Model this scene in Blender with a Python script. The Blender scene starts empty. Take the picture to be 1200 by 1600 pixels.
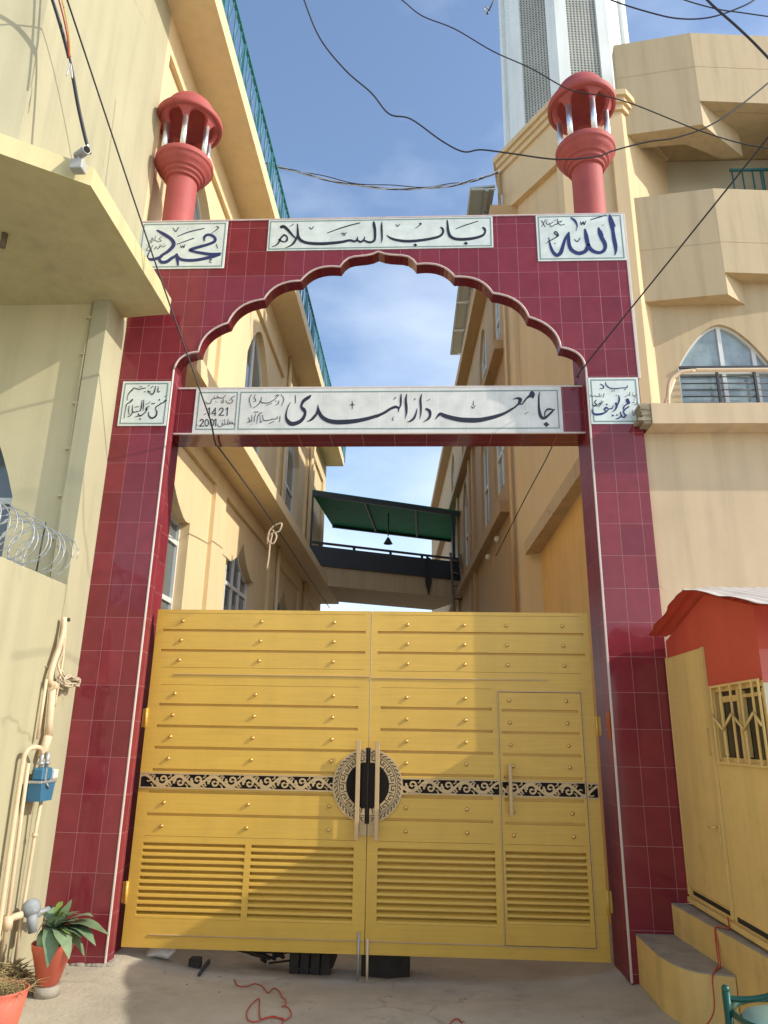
import bpy, math, random
import numpy as np
from mathutils import Vector, Matrix
from mathutils.geometry import tessellate_polygon
random.seed(7)
PI = math.pi
S = bpy.context.scene
COL = S.collection

# ------------------------------------------------------------------ camera
F = 1118.86                                    # focal length in photo pixels (1200 x 1600)
PITCH, ROLL, YAW = (math.radians(a) for a in (17.26764, 0.98464, -2.88505))
CAM = np.array([0.311, -5.539, 1.55])


def cam_axes():
    cy, sy = math.cos(YAW), math.sin(YAW)
    fwd = np.array([sy * math.cos(PITCH), cy * math.cos(PITCH), math.sin(PITCH)])
    right = np.array([cy, -sy, 0.0])
    up = np.cross(right, fwd)
    c, s = math.cos(ROLL), math.sin(ROLL)
    return np.array([c * right + s * up, -s * right + c * up, fwd])


AX = cam_axes()
cd = bpy.data.cameras.new('camera')
cam = bpy.data.objects.new('camera', cd)
COL.objects.link(cam)
m = Matrix(((AX[0][0], AX[1][0], -AX[2][0], CAM[0]), (AX[0][1], AX[1][1], -AX[2][1], CAM[1]),
            (AX[0][2], AX[1][2], -AX[2][2], CAM[2]), (0, 0, 0, 1)))
cam.matrix_world = m
cd.sensor_fit = 'HORIZONTAL'
cd.sensor_width = 36
cd.lens = 36 * F / 1200
cd.clip_start = 0.05
cd.clip_end = 3000
S.camera = cam


# survey helpers: where a photo measurement meets a wall plane
def ray(px, py):
    return AX.T @ np.array([(px - 600) / F, -(py - 800) / F, 1.0])


def onY(px, py, Y=0.0):
    d = ray(px, py)
    return CAM + d * (Y - CAM[1]) / d[1]


def onX(px, py, X):
    d = ray(px, py)
    return CAM + d * (X - CAM[0]) / d[0]


def onZ(px, py, Z=0.0):
    d = ray(px, py)
    return CAM + d * (Z - CAM[2]) / d[2]


# ------------------------------------------------------------------ sky, sun, exposure
SUN_EL, SUN_AZ = math.radians(33), math.radians(76)      # azimuth: from the gate's normal to the right
tosun = Vector((math.cos(SUN_EL) * math.sin(SUN_AZ), -math.cos(SUN_EL) * math.cos(SUN_AZ), math.sin(SUN_EL)))
W = bpy.data.worlds.new('World')
S.world = W
W.use_nodes = True
nt = W.node_tree
nt.nodes.clear()
out = nt.nodes.new('ShaderNodeOutputWorld')
bg = nt.nodes.new('ShaderNodeBackground')
bg.inputs[1].default_value = 0.15
sky = nt.nodes.new('ShaderNodeTexSky')
sky.sky_type = 'NISHITA'
sky.sun_disc = False
sky.sun_elevation = SUN_EL
sky.sun_rotation = math.atan2(tosun.x, tosun.y)
sky.dust_density = 1.1
sky.air_density = 1.0
sky.ozone_density = 1.3
tc = nt.nodes.new('ShaderNodeTexCoord')
mp = nt.nodes.new('ShaderNodeMapping')
mp.inputs['Scale'].default_value = (1.0, 1.0, 2.2)
mp.inputs['Location'].default_value = (0.35, 0.2, 0.1)
nz = nt.nodes.new('ShaderNodeTexNoise')
nz.inputs['Scale'].default_value = 2.6
nz.inputs['Detail'].default_value = 7
nz.inputs['Roughness'].default_value = 0.5
rp = nt.nodes.new('ShaderNodeValToRGB')
rp.color_ramp.elements[0].position = 0.48
rp.color_ramp.elements[0].color = (0, 0, 0, 1)
rp.color_ramp.elements[1].position = 0.98
rp.color_ramp.elements[1].color = (0.75, 0.75, 0.75, 1)
mx = nt.nodes.new('ShaderNodeMixRGB')
mx.inputs[2].default_value = (5.2, 5.6, 6.1, 1)
nt.links.new(tc.outputs['Generated'], mp.inputs[0])
nt.links.new(mp.outputs[0], nz.inputs['Vector'])
spz = nt.nodes.new('ShaderNodeSeparateXYZ')
nt.links.new(tc.outputs['Generated'], spz.inputs[0])
low = nt.nodes.new('ShaderNodeMapRange')
low.inputs[1].default_value = 0.75
low.inputs[2].default_value = 0.15
low.inputs[3].default_value = -0.05
low.inputs[4].default_value = 0.26
nt.links.new(spz.outputs[2], low.inputs[0])
addn = nt.nodes.new('ShaderNodeMath')
addn.operation = 'ADD'
nt.links.new(nz.outputs[0], addn.inputs[0])
nt.links.new(low.outputs[0], addn.inputs[1])
nt.links.new(addn.outputs[0], rp.inputs[0])
nt.links.new(rp.outputs[0], mx.inputs[0])
nt.links.new(sky.outputs[0], mx.inputs[1])
nt.links.new(mx.outputs[0], bg.inputs[0])
nt.links.new(bg.outputs[0], out.inputs[0])

sd = bpy.data.lights.new('sun', 'SUN')
sd.energy = 2.3
sd.angle = math.radians(0.55)
sd.color = (1.0, 0.93, 0.80)
so = bpy.data.objects.new('sun', sd)
COL.objects.link(so)
so.location = (20, -8, 20)
so.rotation_euler = tosun.to_track_quat('Z', 'Y').to_euler()

S.view_settings.view_transform = 'Standard'
S.view_settings.look = 'None'
S.view_settings.exposure = 0.88
S.view_settings.gamma = 1
try:
    S.cycles.max_bounces = 8
    S.cycles.diffuse_bounces = 4
    S.cycles.use_denoising = True
except Exception:
    pass


# ------------------------------------------------------------------ materials
def mat(name, col, rough=0.6, var=0.0, vscale=3.0, bump=0.0, bscale=60.0, metal=0.0, streak=0.0, dirt=None, coat=0.0,
        spec=0.5, brush=0.0, crack=None, wave=0.0):
    """painted / plain surface with mottling, optional vertical streaks and dirt patches"""
    M = bpy.data.materials.new(name)
    M.use_nodes = True
    n = M.node_tree.nodes
    L = M.node_tree.links
    b = n['Principled BSDF']
    b.inputs['Roughness'].default_value = rough
    b.inputs['Metallic'].default_value = metal
    b.inputs['Coat Weight'].default_value = coat
    b.inputs['Specular IOR Level'].default_value = spec
    b.inputs['Base Color'].default_value = (*col, 1)
    if var or bump or streak or dirt or brush or crack or wave:
        tcn = n.new('ShaderNodeTexCoord')
        last = None
        rgb = n.new('ShaderNodeRGB')
        rgb.outputs[0].default_value = (*col, 1)
        last = rgb.outputs[0]
        if var:
            nn = n.new('ShaderNodeTexNoise')
            nn.inputs['Scale'].default_value = vscale
            nn.inputs['Detail'].default_value = 6
            nn.inputs['Roughness'].default_value = 0.6
            L.new(tcn.outputs['Object'], nn.inputs['Vector'])
            mr = n.new('ShaderNodeMapRange')
            mr.inputs[1].default_value = 0.3
            mr.inputs[2].default_value = 0.7
            mr.inputs[3].default_value = 1 - var
            mr.inputs[4].default_value = 1 + var
            L.new(nn.outputs[0], mr.inputs[0])
            mm = n.new('ShaderNodeMixRGB')
            mm.blend_type = 'MULTIPLY'
            mm.inputs[0].default_value = 1
            L.new(last, mm.inputs[1])
            L.new(mr.outputs[0], mm.inputs[2])
            last = mm.outputs[0]
        if streak:
            mpn = n.new('ShaderNodeMapping')
            mpn.inputs['Scale'].default_value = (5, 5, 0.35)
            L.new(tcn.outputs['Object'], mpn.inputs[0])
            n2 = n.new('ShaderNodeTexNoise')
            n2.inputs['Scale'].default_value = 1.6
            n2.inputs['Detail'].default_value = 5
            L.new(mpn.outputs[0], n2.inputs['Vector'])
            mr2 = n.new('ShaderNodeMapRange')
            mr2.inputs[1].default_value = 0.45
            mr2.inputs[2].default_value = 0.8
            mr2.inputs[3].default_value = 1
            mr2.inputs[4].default_value = 1 - streak
            L.new(n2.outputs[0], mr2.inputs[0])
            m2 = n.new('ShaderNodeMixRGB')
            m2.blend_type = 'MULTIPLY'
            m2.inputs[0].default_value = 1
            L.new(last, m2.inputs[1])
            L.new(mr2.outputs[0], m2.inputs[2])
            last = m2.outputs[0]
        if dirt:
            n3 = n.new('ShaderNodeTexNoise')
            n3.inputs['Scale'].default_value = dirt[1]
            n3.inputs['Detail'].default_value = 9
            n3.inputs['Roughness'].default_value = 0.7
            L.new(tcn.outputs['Object'], n3.inputs['Vector'])
            r3 = n.new('ShaderNodeValToRGB')
            r3.color_ramp.elements[0].position = 0.55
            r3.color_ramp.elements[1].position = 0.72
            L.new(n3.outputs[0], r3.inputs[0])
            ml = n.new('ShaderNodeMath')
            ml.operation = 'MULTIPLY'
            ml.inputs[1].default_value = dirt[2]
            L.new(r3.outputs[0], ml.inputs[0])
            m3 = n.new('ShaderNodeMixRGB')
            m3.inputs[2].default_value = (*dirt[0], 1)
            L.new(ml.outputs[0], m3.inputs[0])
            L.new(last, m3.inputs[1])
            last = m3.outputs[0]
        if brush:
            mpb = n.new('ShaderNodeMapping')
            mpb.inputs['Scale'].default_value = (0.7, 1, 16)
            L.new(tcn.outputs['Object'], mpb.inputs[0])
            n4 = n.new('ShaderNodeTexNoise')
            n4.inputs['Scale'].default_value = 3.2
            n4.inputs['Detail'].default_value = 8
            n4.inputs['Roughness'].default_value = 0.65
            L.new(mpb.outputs[0], n4.inputs['Vector'])
            mr4 = n.new('ShaderNodeMapRange')
            mr4.inputs[1].default_value = 0.3
            mr4.inputs[2].default_value = 0.7
            mr4.inputs[3].default_value = 1 - brush
            mr4.inputs[4].default_value = 1 + brush
            L.new(n4.outputs[0], mr4.inputs[0])
            m4 = n.new('ShaderNodeMixRGB')
            m4.blend_type = 'MULTIPLY'
            m4.inputs[0].default_value = 1
            L.new(last, m4.inputs[1])
            L.new(mr4.outputs[0], m4.inputs[2])
            last = m4.outputs[0]
        if crack:
            nd = n.new('ShaderNodeTexNoise')
            nd.inputs['Scale'].default_value = 2.2
            nd.inputs['Detail'].default_value = 5
            L.new(tcn.outputs['Object'], nd.inputs['Vector'])
            md = n.new('ShaderNodeMixRGB')
            md.inputs[0].default_value = 0.32
            L.new(tcn.outputs['Object'], md.inputs[1])
            L.new(nd.outputs['Color'], md.inputs[2])
            vo = n.new('ShaderNodeTexVoronoi')
            vo.feature = 'DISTANCE_TO_EDGE'
            vo.inputs['Scale'].default_value = crack[0]
            L.new(md.outputs[0], vo.inputs['Vector'])
            ltc = n.new('ShaderNodeMapRange')
            ltc.inputs[1].default_value = 0.0
            ltc.inputs[2].default_value = crack[1]
            ltc.inputs[3].default_value = crack[2]
            ltc.inputs[4].default_value = 0.0
            L.new(vo.outputs['Distance'], ltc.inputs[0])
            nk = n.new('ShaderNodeTexNoise')
            nk.inputs['Scale'].default_value = 1.1
            L.new(tcn.outputs['Object'], nk.inputs['Vector'])
            gt = n.new('ShaderNodeMapRange')
            gt.inputs[1].default_value = 0.48
            gt.inputs[2].default_value = 0.58
            L.new(nk.outputs[0], gt.inputs[0])
            mlc = n.new('ShaderNodeMath')
            mlc.operation = 'MULTIPLY'
            L.new(ltc.outputs[0], mlc.inputs[0])
            L.new(gt.outputs[0], mlc.inputs[1])
            m5 = n.new('ShaderNodeMixRGB')
            m5.inputs[2].default_value = (col[0] * .35, col[1] * .33, col[2] * .3, 1)
            L.new(mlc.outputs[0], m5.inputs[0])
            L.new(last, m5.inputs[1])
            last = m5.outputs[0]
        L.new(last, b.inputs['Base Color'])
        if wave:
            nw = n.new('ShaderNodeTexNoise')
            nw.inputs['Scale'].default_value = 2.4
            nw.inputs['Detail'].default_value = 2
            L.new(tcn.outputs['Object'], nw.inputs['Vector'])
            bw_ = n.new('ShaderNodeBump')
            bw_.inputs['Strength'].default_value = wave
            bw_.inputs['Distance'].default_value = 0.02
            L.new(nw.outputs[0], bw_.inputs['Height'])
            L.new(bw_.outputs[0], b.inputs['Normal'])
        if bump:
            nb = n.new('ShaderNodeTexNoise')
            nb.inputs['Scale'].default_value = bscale
            nb.inputs['Detail'].default_value = 4
            L.new(tcn.outputs['Object'], nb.inputs['Vector'])
            bn = n.new('ShaderNodeBump')
            bn.inputs['Strength'].default_value = bump
            bn.inputs['Distance'].default_value = 0.01
            L.new(nb.outputs[0], bn.inputs['Height'])
            L.new(bn.outputs[0], b.inputs['Normal'])
    return M


def tile_mat(name, col, grout, axes, size, off, gw=0.0022, rough=0.10, var=0.11, spec=0.42):
    """glazed tiles: a grid of grout lines in world metres along two axes, each tile of slightly different tone"""
    M = bpy.data.materials.new(name)
    M.use_nodes = True
    n = M.node_tree.nodes
    L = M.node_tree.links
    b = n['Principled BSDF']
    b.inputs['Specular IOR Level'].default_value = spec
    g = n.new('ShaderNodeNewGeometry')
    sp = n.new('ShaderNodeSeparateXYZ')
    L.new(g.outputs['Position'], sp.inputs[0])
    masks, cells = [], []
    for k in range(2):
        a = n.new('ShaderNodeMath'); a.operation = 'SUBTRACT'; a.inputs[1].default_value = off[k]
        L.new(sp.outputs['XYZ'.index(axes[k])], a.inputs[0])
        d = n.new('ShaderNodeMath'); d.operation = 'DIVIDE'; d.inputs[1].default_value = size[k]
        L.new(a.outputs[0], d.inputs[0])
        fl = n.new('ShaderNodeMath'); fl.operation = 'FLOOR'
        L.new(d.outputs[0], fl.inputs[0])
        cells.append(fl.outputs[0])
        fr = n.new('ShaderNodeMath'); fr.operation = 'FRACT'
        L.new(d.outputs[0], fr.inputs[0])
        pp = n.new('ShaderNodeMath'); pp.operation = 'PINGPONG'; pp.inputs[1].default_value = 0.5
        L.new(fr.outputs[0], pp.inputs[0])
        lt = n.new('ShaderNodeMath'); lt.operation = 'LESS_THAN'; lt.inputs[1].default_value = gw / 2 / size[k]
        L.new(pp.outputs[0], lt.inputs[0])
        masks.append(lt.outputs[0])
    mxm = n.new('ShaderNodeMath'); mxm.operation = 'MAXIMUM'
    L.new(masks[0], mxm.inputs[0]); L.new(masks[1], mxm.inputs[1])
    cb = n.new('ShaderNodeCombineXYZ')
    L.new(cells[0], cb.inputs[0]); L.new(cells[1], cb.inputs[1])
    wn = n.new('ShaderNodeTexWhiteNoise'); wn.noise_dimensions = '3D'
    L.new(cb.outputs[0], wn.inputs['Vector'])
    mr = n.new('ShaderNodeMapRange')
    mr.inputs[3].default_value = 1 - var; mr.inputs[4].default_value = 1 + var
    L.new(wn.outputs['Value'], mr.inputs[0])
    nn = n.new('ShaderNodeTexNoise'); nn.inputs['Scale'].default_value = 9; nn.inputs['Detail'].default_value = 5
    L.new(g.outputs['Position'], nn.inputs['Vector'])
    mr2 = n.new('ShaderNodeMapRange')
    mr2.inputs[1].default_value = 0.3; mr2.inputs[2].default_value = 0.7
    mr2.inputs[3].default_value = 0.9; mr2.inputs[4].default_value = 1.1
    L.new(nn.outputs[0], mr2.inputs[0])
    mu = n.new('ShaderNodeMath'); mu.operation = 'MULTIPLY'
    L.new(mr.outputs[0], mu.inputs[0]); L.new(mr2.outputs[0], mu.inputs[1])
    rgb = n.new('ShaderNodeRGB'); rgb.outputs[0].default_value = (*col, 1)
    m1 = n.new('ShaderNodeMixRGB'); m1.blend_type = 'MULTIPLY'; m1.inputs[0].default_value = 1
    L.new(rgb.outputs[0], m1.inputs[1]); L.new(mu.outputs[0], m1.inputs[2])
    m2 = n.new('ShaderNodeMixRGB'); m2.inputs[2].default_value = (*grout, 1)
    L.new(mxm.outputs[0], m2.inputs[0]); L.new(m1.outputs[0], m2.inputs[1])
    L.new(m2.outputs[0], b.inputs['Base Color'])
    rr = n.new('ShaderNodeMapRange'); rr.inputs[3].default_value = rough; rr.inputs[4].default_value = 0.6
    L.new(mxm.outputs[0], rr.inputs[0]); L.new(rr.outputs[0], b.inputs['Roughness'])
    # each tile lies a hair out of plane, as hand-set tiles do
    sub = n.new('ShaderNodeVectorMath'); sub.operation = 'SUBTRACT'; sub.inputs[1].default_value = (0.5, 0.5, 0.5)
    L.new(wn.outputs['Color'], sub.inputs[0])
    sc = n.new('ShaderNodeVectorMath'); sc.operation = 'SCALE'; sc.inputs['Scale'].default_value = 0.022
    L.new(sub.outputs[0], sc.inputs[0])
    ad = n.new('ShaderNodeVectorMath'); ad.operation = 'ADD'
    L.new(g.outputs['Normal'], ad.inputs[0]); L.new(sc.outputs[0], ad.inputs[1])
    no = n.new('ShaderNodeVectorMath'); no.operation = 'NORMALIZE'
    L.new(ad.outputs[0], no.inputs[0])
    bn = n.new('ShaderNodeBump'); bn.inputs['Strength'].default_value = 0.35; bn.inputs['Distance'].default_value = 0.004
    bn.invert = True
    nb = n.new('ShaderNodeTexNoise'); nb.inputs['Scale'].default_value = 5; nb.inputs['Detail'].default_value = 1
    L.new(g.outputs['Position'], nb.inputs['Vector'])
    ms = n.new('ShaderNodeMath'); ms.operation = 'MULTIPLY_ADD'; ms.inputs[1].default_value = 0.25
    L.new(nb.outputs[0], ms.inputs[0]); L.new(mxm.outputs[0], ms.inputs[2])
    L.new(ms.outputs[0], bn.inputs['Height']); L.new(no.outputs[0], bn.inputs['Normal'])
    L.new(bn.outputs[0], b.inputs['Normal'])
    return M


MAROON = (0.205, 0.027, 0.037)
GROUT = (0.42, 0.22, 0.22)
tile_front = tile_mat('maroon tile front', MAROON, GROUT, 'XZ', (0.1767, 0.2607), (0.142, 0.053))
tile_side = tile_mat('maroon tile side', MAROON, GROUT, 'YZ', (0.1767, 0.2607), (0.10, 0.053), rough=0.42, spec=0.14)
tile_under = tile_mat('maroon tile underside', MAROON, GROUT, 'XY', (0.28, 0.2), (0.10, 0.35))
tile_sign = tile_mat('white sign tile', (0.66, 0.72, 0.68), (0.72, 0.74, 0.70), 'XZ', (0.253, 0.2607), (-1.02, 0.053), var=0.02)
tile_beam = tile_mat('white beam tile', (0.66, 0.66, 0.62), (0.80, 0.80, 0.76), 'XZ', (0.256, 0.45), (-0.03, 4.032), var=0.02)
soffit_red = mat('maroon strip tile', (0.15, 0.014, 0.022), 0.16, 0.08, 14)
white_trim = mat('white trim', (0.62, 0.54, 0.49), 0.35, 0.06, 8)
pink_trim = mat('worn white bead', (0.60, 0.47, 0.45), 0.4, 0.15, 20)
sign_line = mat('grey green sign line', (0.20, 0.27, 0.25), 0.3)
ink_black = mat('black lettering', (0.018, 0.017, 0.026), 0.3)
ink_blue = mat('blue lettering', (0.020, 0.028, 0.125), 0.3)
cream = mat('cream wall paint', (0.425, 0.395, 0.255), 0.75, 0.06, 1.3, 0.10, 60, streak=0.16, crack=(0.55, 0.006, 0.35))
cream_old = mat('weathered cream paint', (0.58, 0.51, 0.275), 0.8, 0.07, 1.6, 0.14, 50, streak=0.16,
                dirt=((0.33, 0.29, 0.20), 1.7, 0.35))
cream_front = mat('olive cream paint', (0.62, 0.55, 0.33), 0.8, 0.06, 1.4, 0.12, 50, streak=0.10)
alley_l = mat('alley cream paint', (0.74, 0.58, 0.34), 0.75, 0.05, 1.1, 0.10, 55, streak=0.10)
tan = mat('tan wall paint', (0.52, 0.405, 0.24), 0.78, 0.05, 0.9, 0.10, 55, streak=0.2, dirt=((0.38, 0.30, 0.20), 0.9, 0.28))
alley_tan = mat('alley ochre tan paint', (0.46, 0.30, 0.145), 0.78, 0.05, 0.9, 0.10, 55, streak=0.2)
tan_tower = mat('tan tower paint', (0.66, 0.49, 0.275), 0.78, 0.05, 0.9, 0.2, 80, streak=0.10)
ochre = mat('ochre wall paint', (0.80, 0.49, 0.17), 0.75, 0.07, 1.0, 0.10, 55, streak=0.14)
soffit_tan = mat('brown soffit paint', (0.50, 0.32, 0.15), 0.8, 0.05, 1.2, 0.2, 60)
tower_white = mat('white tower plaster', (0.76, 0.80, 0.77), 0.7, 0.05, 1.2, 0.2, 60, streak=0.14)
lattice_m = mat('grey lattice concrete', (0.40, 0.41, 0.37), 0.8, 0.12, 1.5, 0.3, 50)
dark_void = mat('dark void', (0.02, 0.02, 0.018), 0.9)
red_paint = mat('coral red paint', (0.40, 0.080, 0.072), 0.68, 0.10, 4, 0.2, 45, streak=0.15, dirt=((0.30, 0.12, 0.10), 7, 0.35))
red_dark = mat('brick red paint', (0.58, 0.085, 0.048), 0.62, 0.06, 3, 0.15, 60, streak=0.08)
steel = mat('polished steel', (0.86, 0.88, 0.88), 0.36, 0.03, 10, metal=1.0)
gold = mat('golden gate enamel', (0.65, 0.40, 0.066), 0.34, 0.05, 1.8, streak=0.06, brush=0.07, wave=0.25, dirt=((0.36, 0.24, 0.08), 5.0, 0.16))
gold_mid = mat('golden gate enamel boards', (0.66, 0.41, 0.072), 0.34, 0.06, 2.8, brush=0.08)
stud_m = mat('brass stud', (0.66, 0.46, 0.17), 0.28, metal=0.85)
beige_metal = mat('beige cut metal', (0.52, 0.37, 0.19), 0.4, 0.06, 12, metal=0.2)
black_plate = mat('black plate', (0.010, 0.007, 0.006), 0.75, spec=0.2)
hinge_m = mat('orange primer', (0.45, 0.09, 0.03), 0.6, 0.2, 20)
glass = mat('window glass', (0.10, 0.13, 0.14), 0.05, spec=0.9)
glass_pale = mat('curtained glass', (0.27, 0.34, 0.35), 0.06, 0.25, 5, spec=0.9)
alu = mat('white aluminium frame', (0.70, 0.72, 0.70), 0.35)
teal = mat('teal railing paint', (0.03, 0.17, 0.19), 0.45, 0.1, 12)
dark_steel = mat('dark steel', (0.035, 0.035, 0.035), 0.45)
bridge_dark = mat('dark slate cladding', (0.035, 0.045, 0.055), 0.5, 0.08, 2)
green_sheet = mat('green fibre sheet', (0.008, 0.22, 0.10), 0.6, 0.15, 3, spec=0.15)
wire_m = mat('black cable', (0.018, 0.017, 0.02), 0.5)
wire_grey = mat('grey twisted cable', (0.45, 0.46, 0.46), 0.3)
wire_white = mat('cream cable', (0.55, 0.46, 0.33), 0.5)
conduit_m = mat('painted conduit', (0.68, 0.52, 0.34), 0.6, 0.08, 12)
blue_m = mat('blue meter enamel', (0.035, 0.15, 0.26), 0.35, 0.08, 15)
grey_metal = mat('galvanised metal', (0.42, 0.44, 0.44), 0.4, 0.12, 20, metal=0.5)
concrete = mat('dusty concrete ground', (0.43, 0.385, 0.295), 0.9, 0.17, 2.2, 0.6, 35, dirt=((0.24, 0.21, 0.165), 3.2, 0.6), crack=(0.8, 0.008, 0.4))
step_top = mat('bare cement', (0.32, 0.29, 0.235), 0.9, 0.22, 6, 0.5, 50, dirt=((.16, .14, .11), 5, .5))
booth_yellow = mat('mustard booth paint', (0.74, 0.53, 0.20), 0.6, 0.07, 2, 0.10, 60, streak=0.16, wave=0.3, dirt=((0.34, 0.22, 0.10), 6, 0.25))
booth_yellow2 = mat('mustard step paint', (0.68, 0.48, 0.18), 0.7, 0.10, 3, 0.2, 60, streak=0.2, dirt=((0.30, 0.22, 0.12), 4, 0.4))
booth_front = mat('pale cream booth paint', (0.72, 0.66, 0.48), 0.6, 0.05, 3)
coral_front = mat('coral booth paint', (0.62, 0.16, 0.13), 0.6, 0.05, 3)
tin = mat('pale tin sheet', (0.66, 0.60, 0.53), 0.5, 0.08, 5, 0.2, 30)
terracotta = mat('coral plastic pot', (0.66, 0.15, 0.095), 0.55, 0.08, 9)
soil = mat('dry soil', (0.10, 0.075, 0.045), 0.95, 0.2, 30, 0.8, 60)
leaf = mat('broad leaf', (0.14, 0.215, 0.115), 0.38, 0.35, 9)
leaf_b = mat('paler broad leaf', (0.20, 0.27, 0.15), 0.4, 0.3, 14)
leaf_new = mat('young leaf', (0.20, 0.28, 0.07), 0.45, 0.2, 9)
straw = mat('dry straw', (0.34, 0.26, 0.12), 0.9, 0.3, 30, 0.5, 80)
green_chair = mat('green enamelled tube', (0.015, 0.085, 0.065), 0.25, 0.08, 9, metal=0.3)
red_cord = mat('red cord', (0.45, 0.06, 0.035), 0.6)
solar_m = mat('solar back sheet', (0.36, 0.42, 0.43), 0.4, 0.04, 4)
wood_old = mat('old grey wood', (0.17, 0.13, 0.09), 0.85, 0.2, 10, 0.3, 50)
plastic_white = mat('white plastic', (0.70, 0.68, 0.62), 0.4, 0.04, 8)
junk_dark = mat('dark oily wood', (0.035, 0.03, 0.026), 0.8, 0.3, 12)
terr = mat('terrace plaster', (0.60, 0.46, 0.29), 0.8, 0.07, 1.3, 0.08, 40, streak=0.2, crack=(0.5, 0.006, 0.35), dirt=((0.40, 0.31, 0.20), 1.1, 0.22))
rough_edge = mat('broken plaster edge', (0.30, 0.25, 0.17), 0.95, 0.25, 16, 0.9, 40)

# ------------------------------------------------------------------ builders
WLOC = {}


class MB:
    def __init__(self):
        self.v, self.f, self.sm, self.mi = [], [], [], []
        self.cur = 0

    def add(self, verts, faces, smooth=False):
        o = len(self.v)
        self.v += [tuple(map(float, p)) for p in verts]
        for f in faces:
            self.f.append([i + o for i in f])
            self.sm.append(smooth)
            self.mi.append(self.cur)
        return self

    def box(self, x0, x1, y0, y1, z0, z1):
        v = [(x0, y0, z0), (x1, y0, z0), (x1, y1, z0), (x0, y1, z0), (x0, y0, z1), (x1, y0, z1), (x1, y1, z1), (x0, y1, z1)]
        return self.add(v, [(0, 3, 2, 1), (4, 5, 6, 7), (0, 1, 5, 4), (1, 2, 6, 5), (2, 3, 7, 6), (3, 0, 4, 7)])

    def bbox(self, x0, x1, y0, y1, z0, z1, b=0.004):
        """box with chamfered edges"""
        xs, ys, zs = (x0, x1), (y0, y1), (z0, z1)
        v = []
        idx = {}
        for i in range(2):
            for j in range(2):
                for k in range(2):
                    sx, sy, sz = (1 - 2 * i), (1 - 2 * j), (1 - 2 * k)
                    c = (xs[i], ys[j], zs[k])
                    for a, d in enumerate(((0, sy, sz), (sx, 0, sz), (sx, sy, 0))):
                        idx[i, j, k, a] = len(v)
                        v.append((c[0] + d[0] * b, c[1] + d[1] * b, c[2] + d[2] * b))
        f = []
        for s in range(2):
            q = [(0, 0), (1, 0), (1, 1), (0, 1)]
            f.append([idx[s, a, c, 0] for a, c in (q if s else q[::-1])])
            f.append([idx[a, s, c, 1] for a, c in (q[::-1] if s else q)])
            f.append([idx[a, c, s, 2] for a, c in (q if s else q[::-1])])
        for i in range(2):
            for j in range(2):
                f.append([idx[i, j, 0, 0], idx[i, j, 1, 0], idx[i, j, 1, 1], idx[i, j, 0, 1]])
                f.append([idx[i, 0, j, 0], idx[i, 1, j, 0], idx[i, 1, j, 2], idx[i, 0, j, 2]])
                f.append([idx[0, i, j, 1], idx[1, i, j, 1], idx[1, i, j, 2], idx[0, i, j, 2]])
        for i in range(2):
            for j in range(2):
                for k in range(2):
                    f.append([idx[i, j, k, 0], idx[i, j, k, 1], idx[i, j, k, 2]])
        return self.add(v, f)

    def prism(self, poly, fn, a, b, caps=True):
        """poly of (u,v); fn(u,v,w)->xyz; from w=a to w=b"""
        n = len(poly)
        v = [fn(u, w2, a) for u, w2 in poly] + [fn(u, w2, b) for u, w2 in poly]
        f = [(i, (i + 1) % n, n + (i + 1) % n, n + i) for i in range(n)]
        if caps:
            t = tessellate_polygon([[Vector((u, w2, 0)) for u, w2 in poly]])
            f += [tuple(q) for q in t] + [tuple(i + n for i in q[::-1]) for q in t]
        return self.add(v, f)

    def sheet(self, loops, fn, w):
        """polygon with holes"""
        pts = [p for l in loops for p in l]
        t = tessellate_polygon([[Vector((u, v, 0)) for u, v in l] for l in loops])
        return self.add([fn(u, v, w) for u, v in pts], [tuple(q) for q in t])

    def band(self, loop, fn, a, b, closed=True, smooth=False):
        n = len(loop)
        v = [fn(u, w2, a) for u, w2 in loop] + [fn(u, w2, b) for u, w2 in loop]
        f = [(i, (i + 1) % n, n + (i + 1) % n, n + i) for i in range(n if closed else n - 1)]
        return self.add(v, f, smooth)

    def tube(self, pts, r, n=8, cap=True, closed=False):
        P = [Vector(p) for p in pts]
        m_ = len(P)
        rs = r if isinstance(r, (list, tuple)) else [r] * m_
        v = []
        prev = None
        for i in range(m_):
            if closed:
                t = P[(i + 1) % m_] - P[i - 1]
            else:
                t = P[min(i + 1, m_ - 1)] - P[max(i - 1, 0)]
            t.normalize()
            if prev is None:
                a = t.orthogonal().normalized()
            else:
                a = (prev - t * prev.dot(t))
                if a.length < 1e-6:
                    a = t.orthogonal()
                a.normalize()
            prev = a
            bb = t.cross(a)
            for k in range(n):
                q = 2 * PI * k / n
                v.append(P[i] + (a * math.cos(q) + bb * math.sin(q)) * rs[i])
        f = []
        for i in range(m_ if closed else m_ - 1):
            j = (i + 1) % m_
            for k in range(n):
                f.append((i * n + k, i * n + (k + 1) % n, j * n + (k + 1) % n, j * n + k))
        o = len(self.f)
        self.add(v, f, True)
        if cap and not closed:
            self.add(v[:n], [tuple(range(n))[::-1]])
            self.add(v[-n:], [tuple(range(n))])
        return self

    def lathe(self, prof, c, n=40, a0=0.0, a1=2 * PI, smooth=True):
        """prof of (r,z) around vertical axis through c"""
        full = abs(a1 - a0 - 2 * PI) < 1e-6
        cnt = n if full else n + 1
        v = []
        for r, z in prof:
            for k in range(cnt):
                a = a0 + (a1 - a0) * k / n
                v.append((c[0] + r * math.cos(a), c[1] + r * math.sin(a), c[2] + z))
        f = []
        for i in range(len(prof) - 1):
            for k in range(n):
                k2 = (k + 1) % cnt
                f.append((i * cnt + k, i * cnt + k2, (i + 1) * cnt + k2, (i + 1) * cnt + k))
        return self.add(v, f, smooth)

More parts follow.
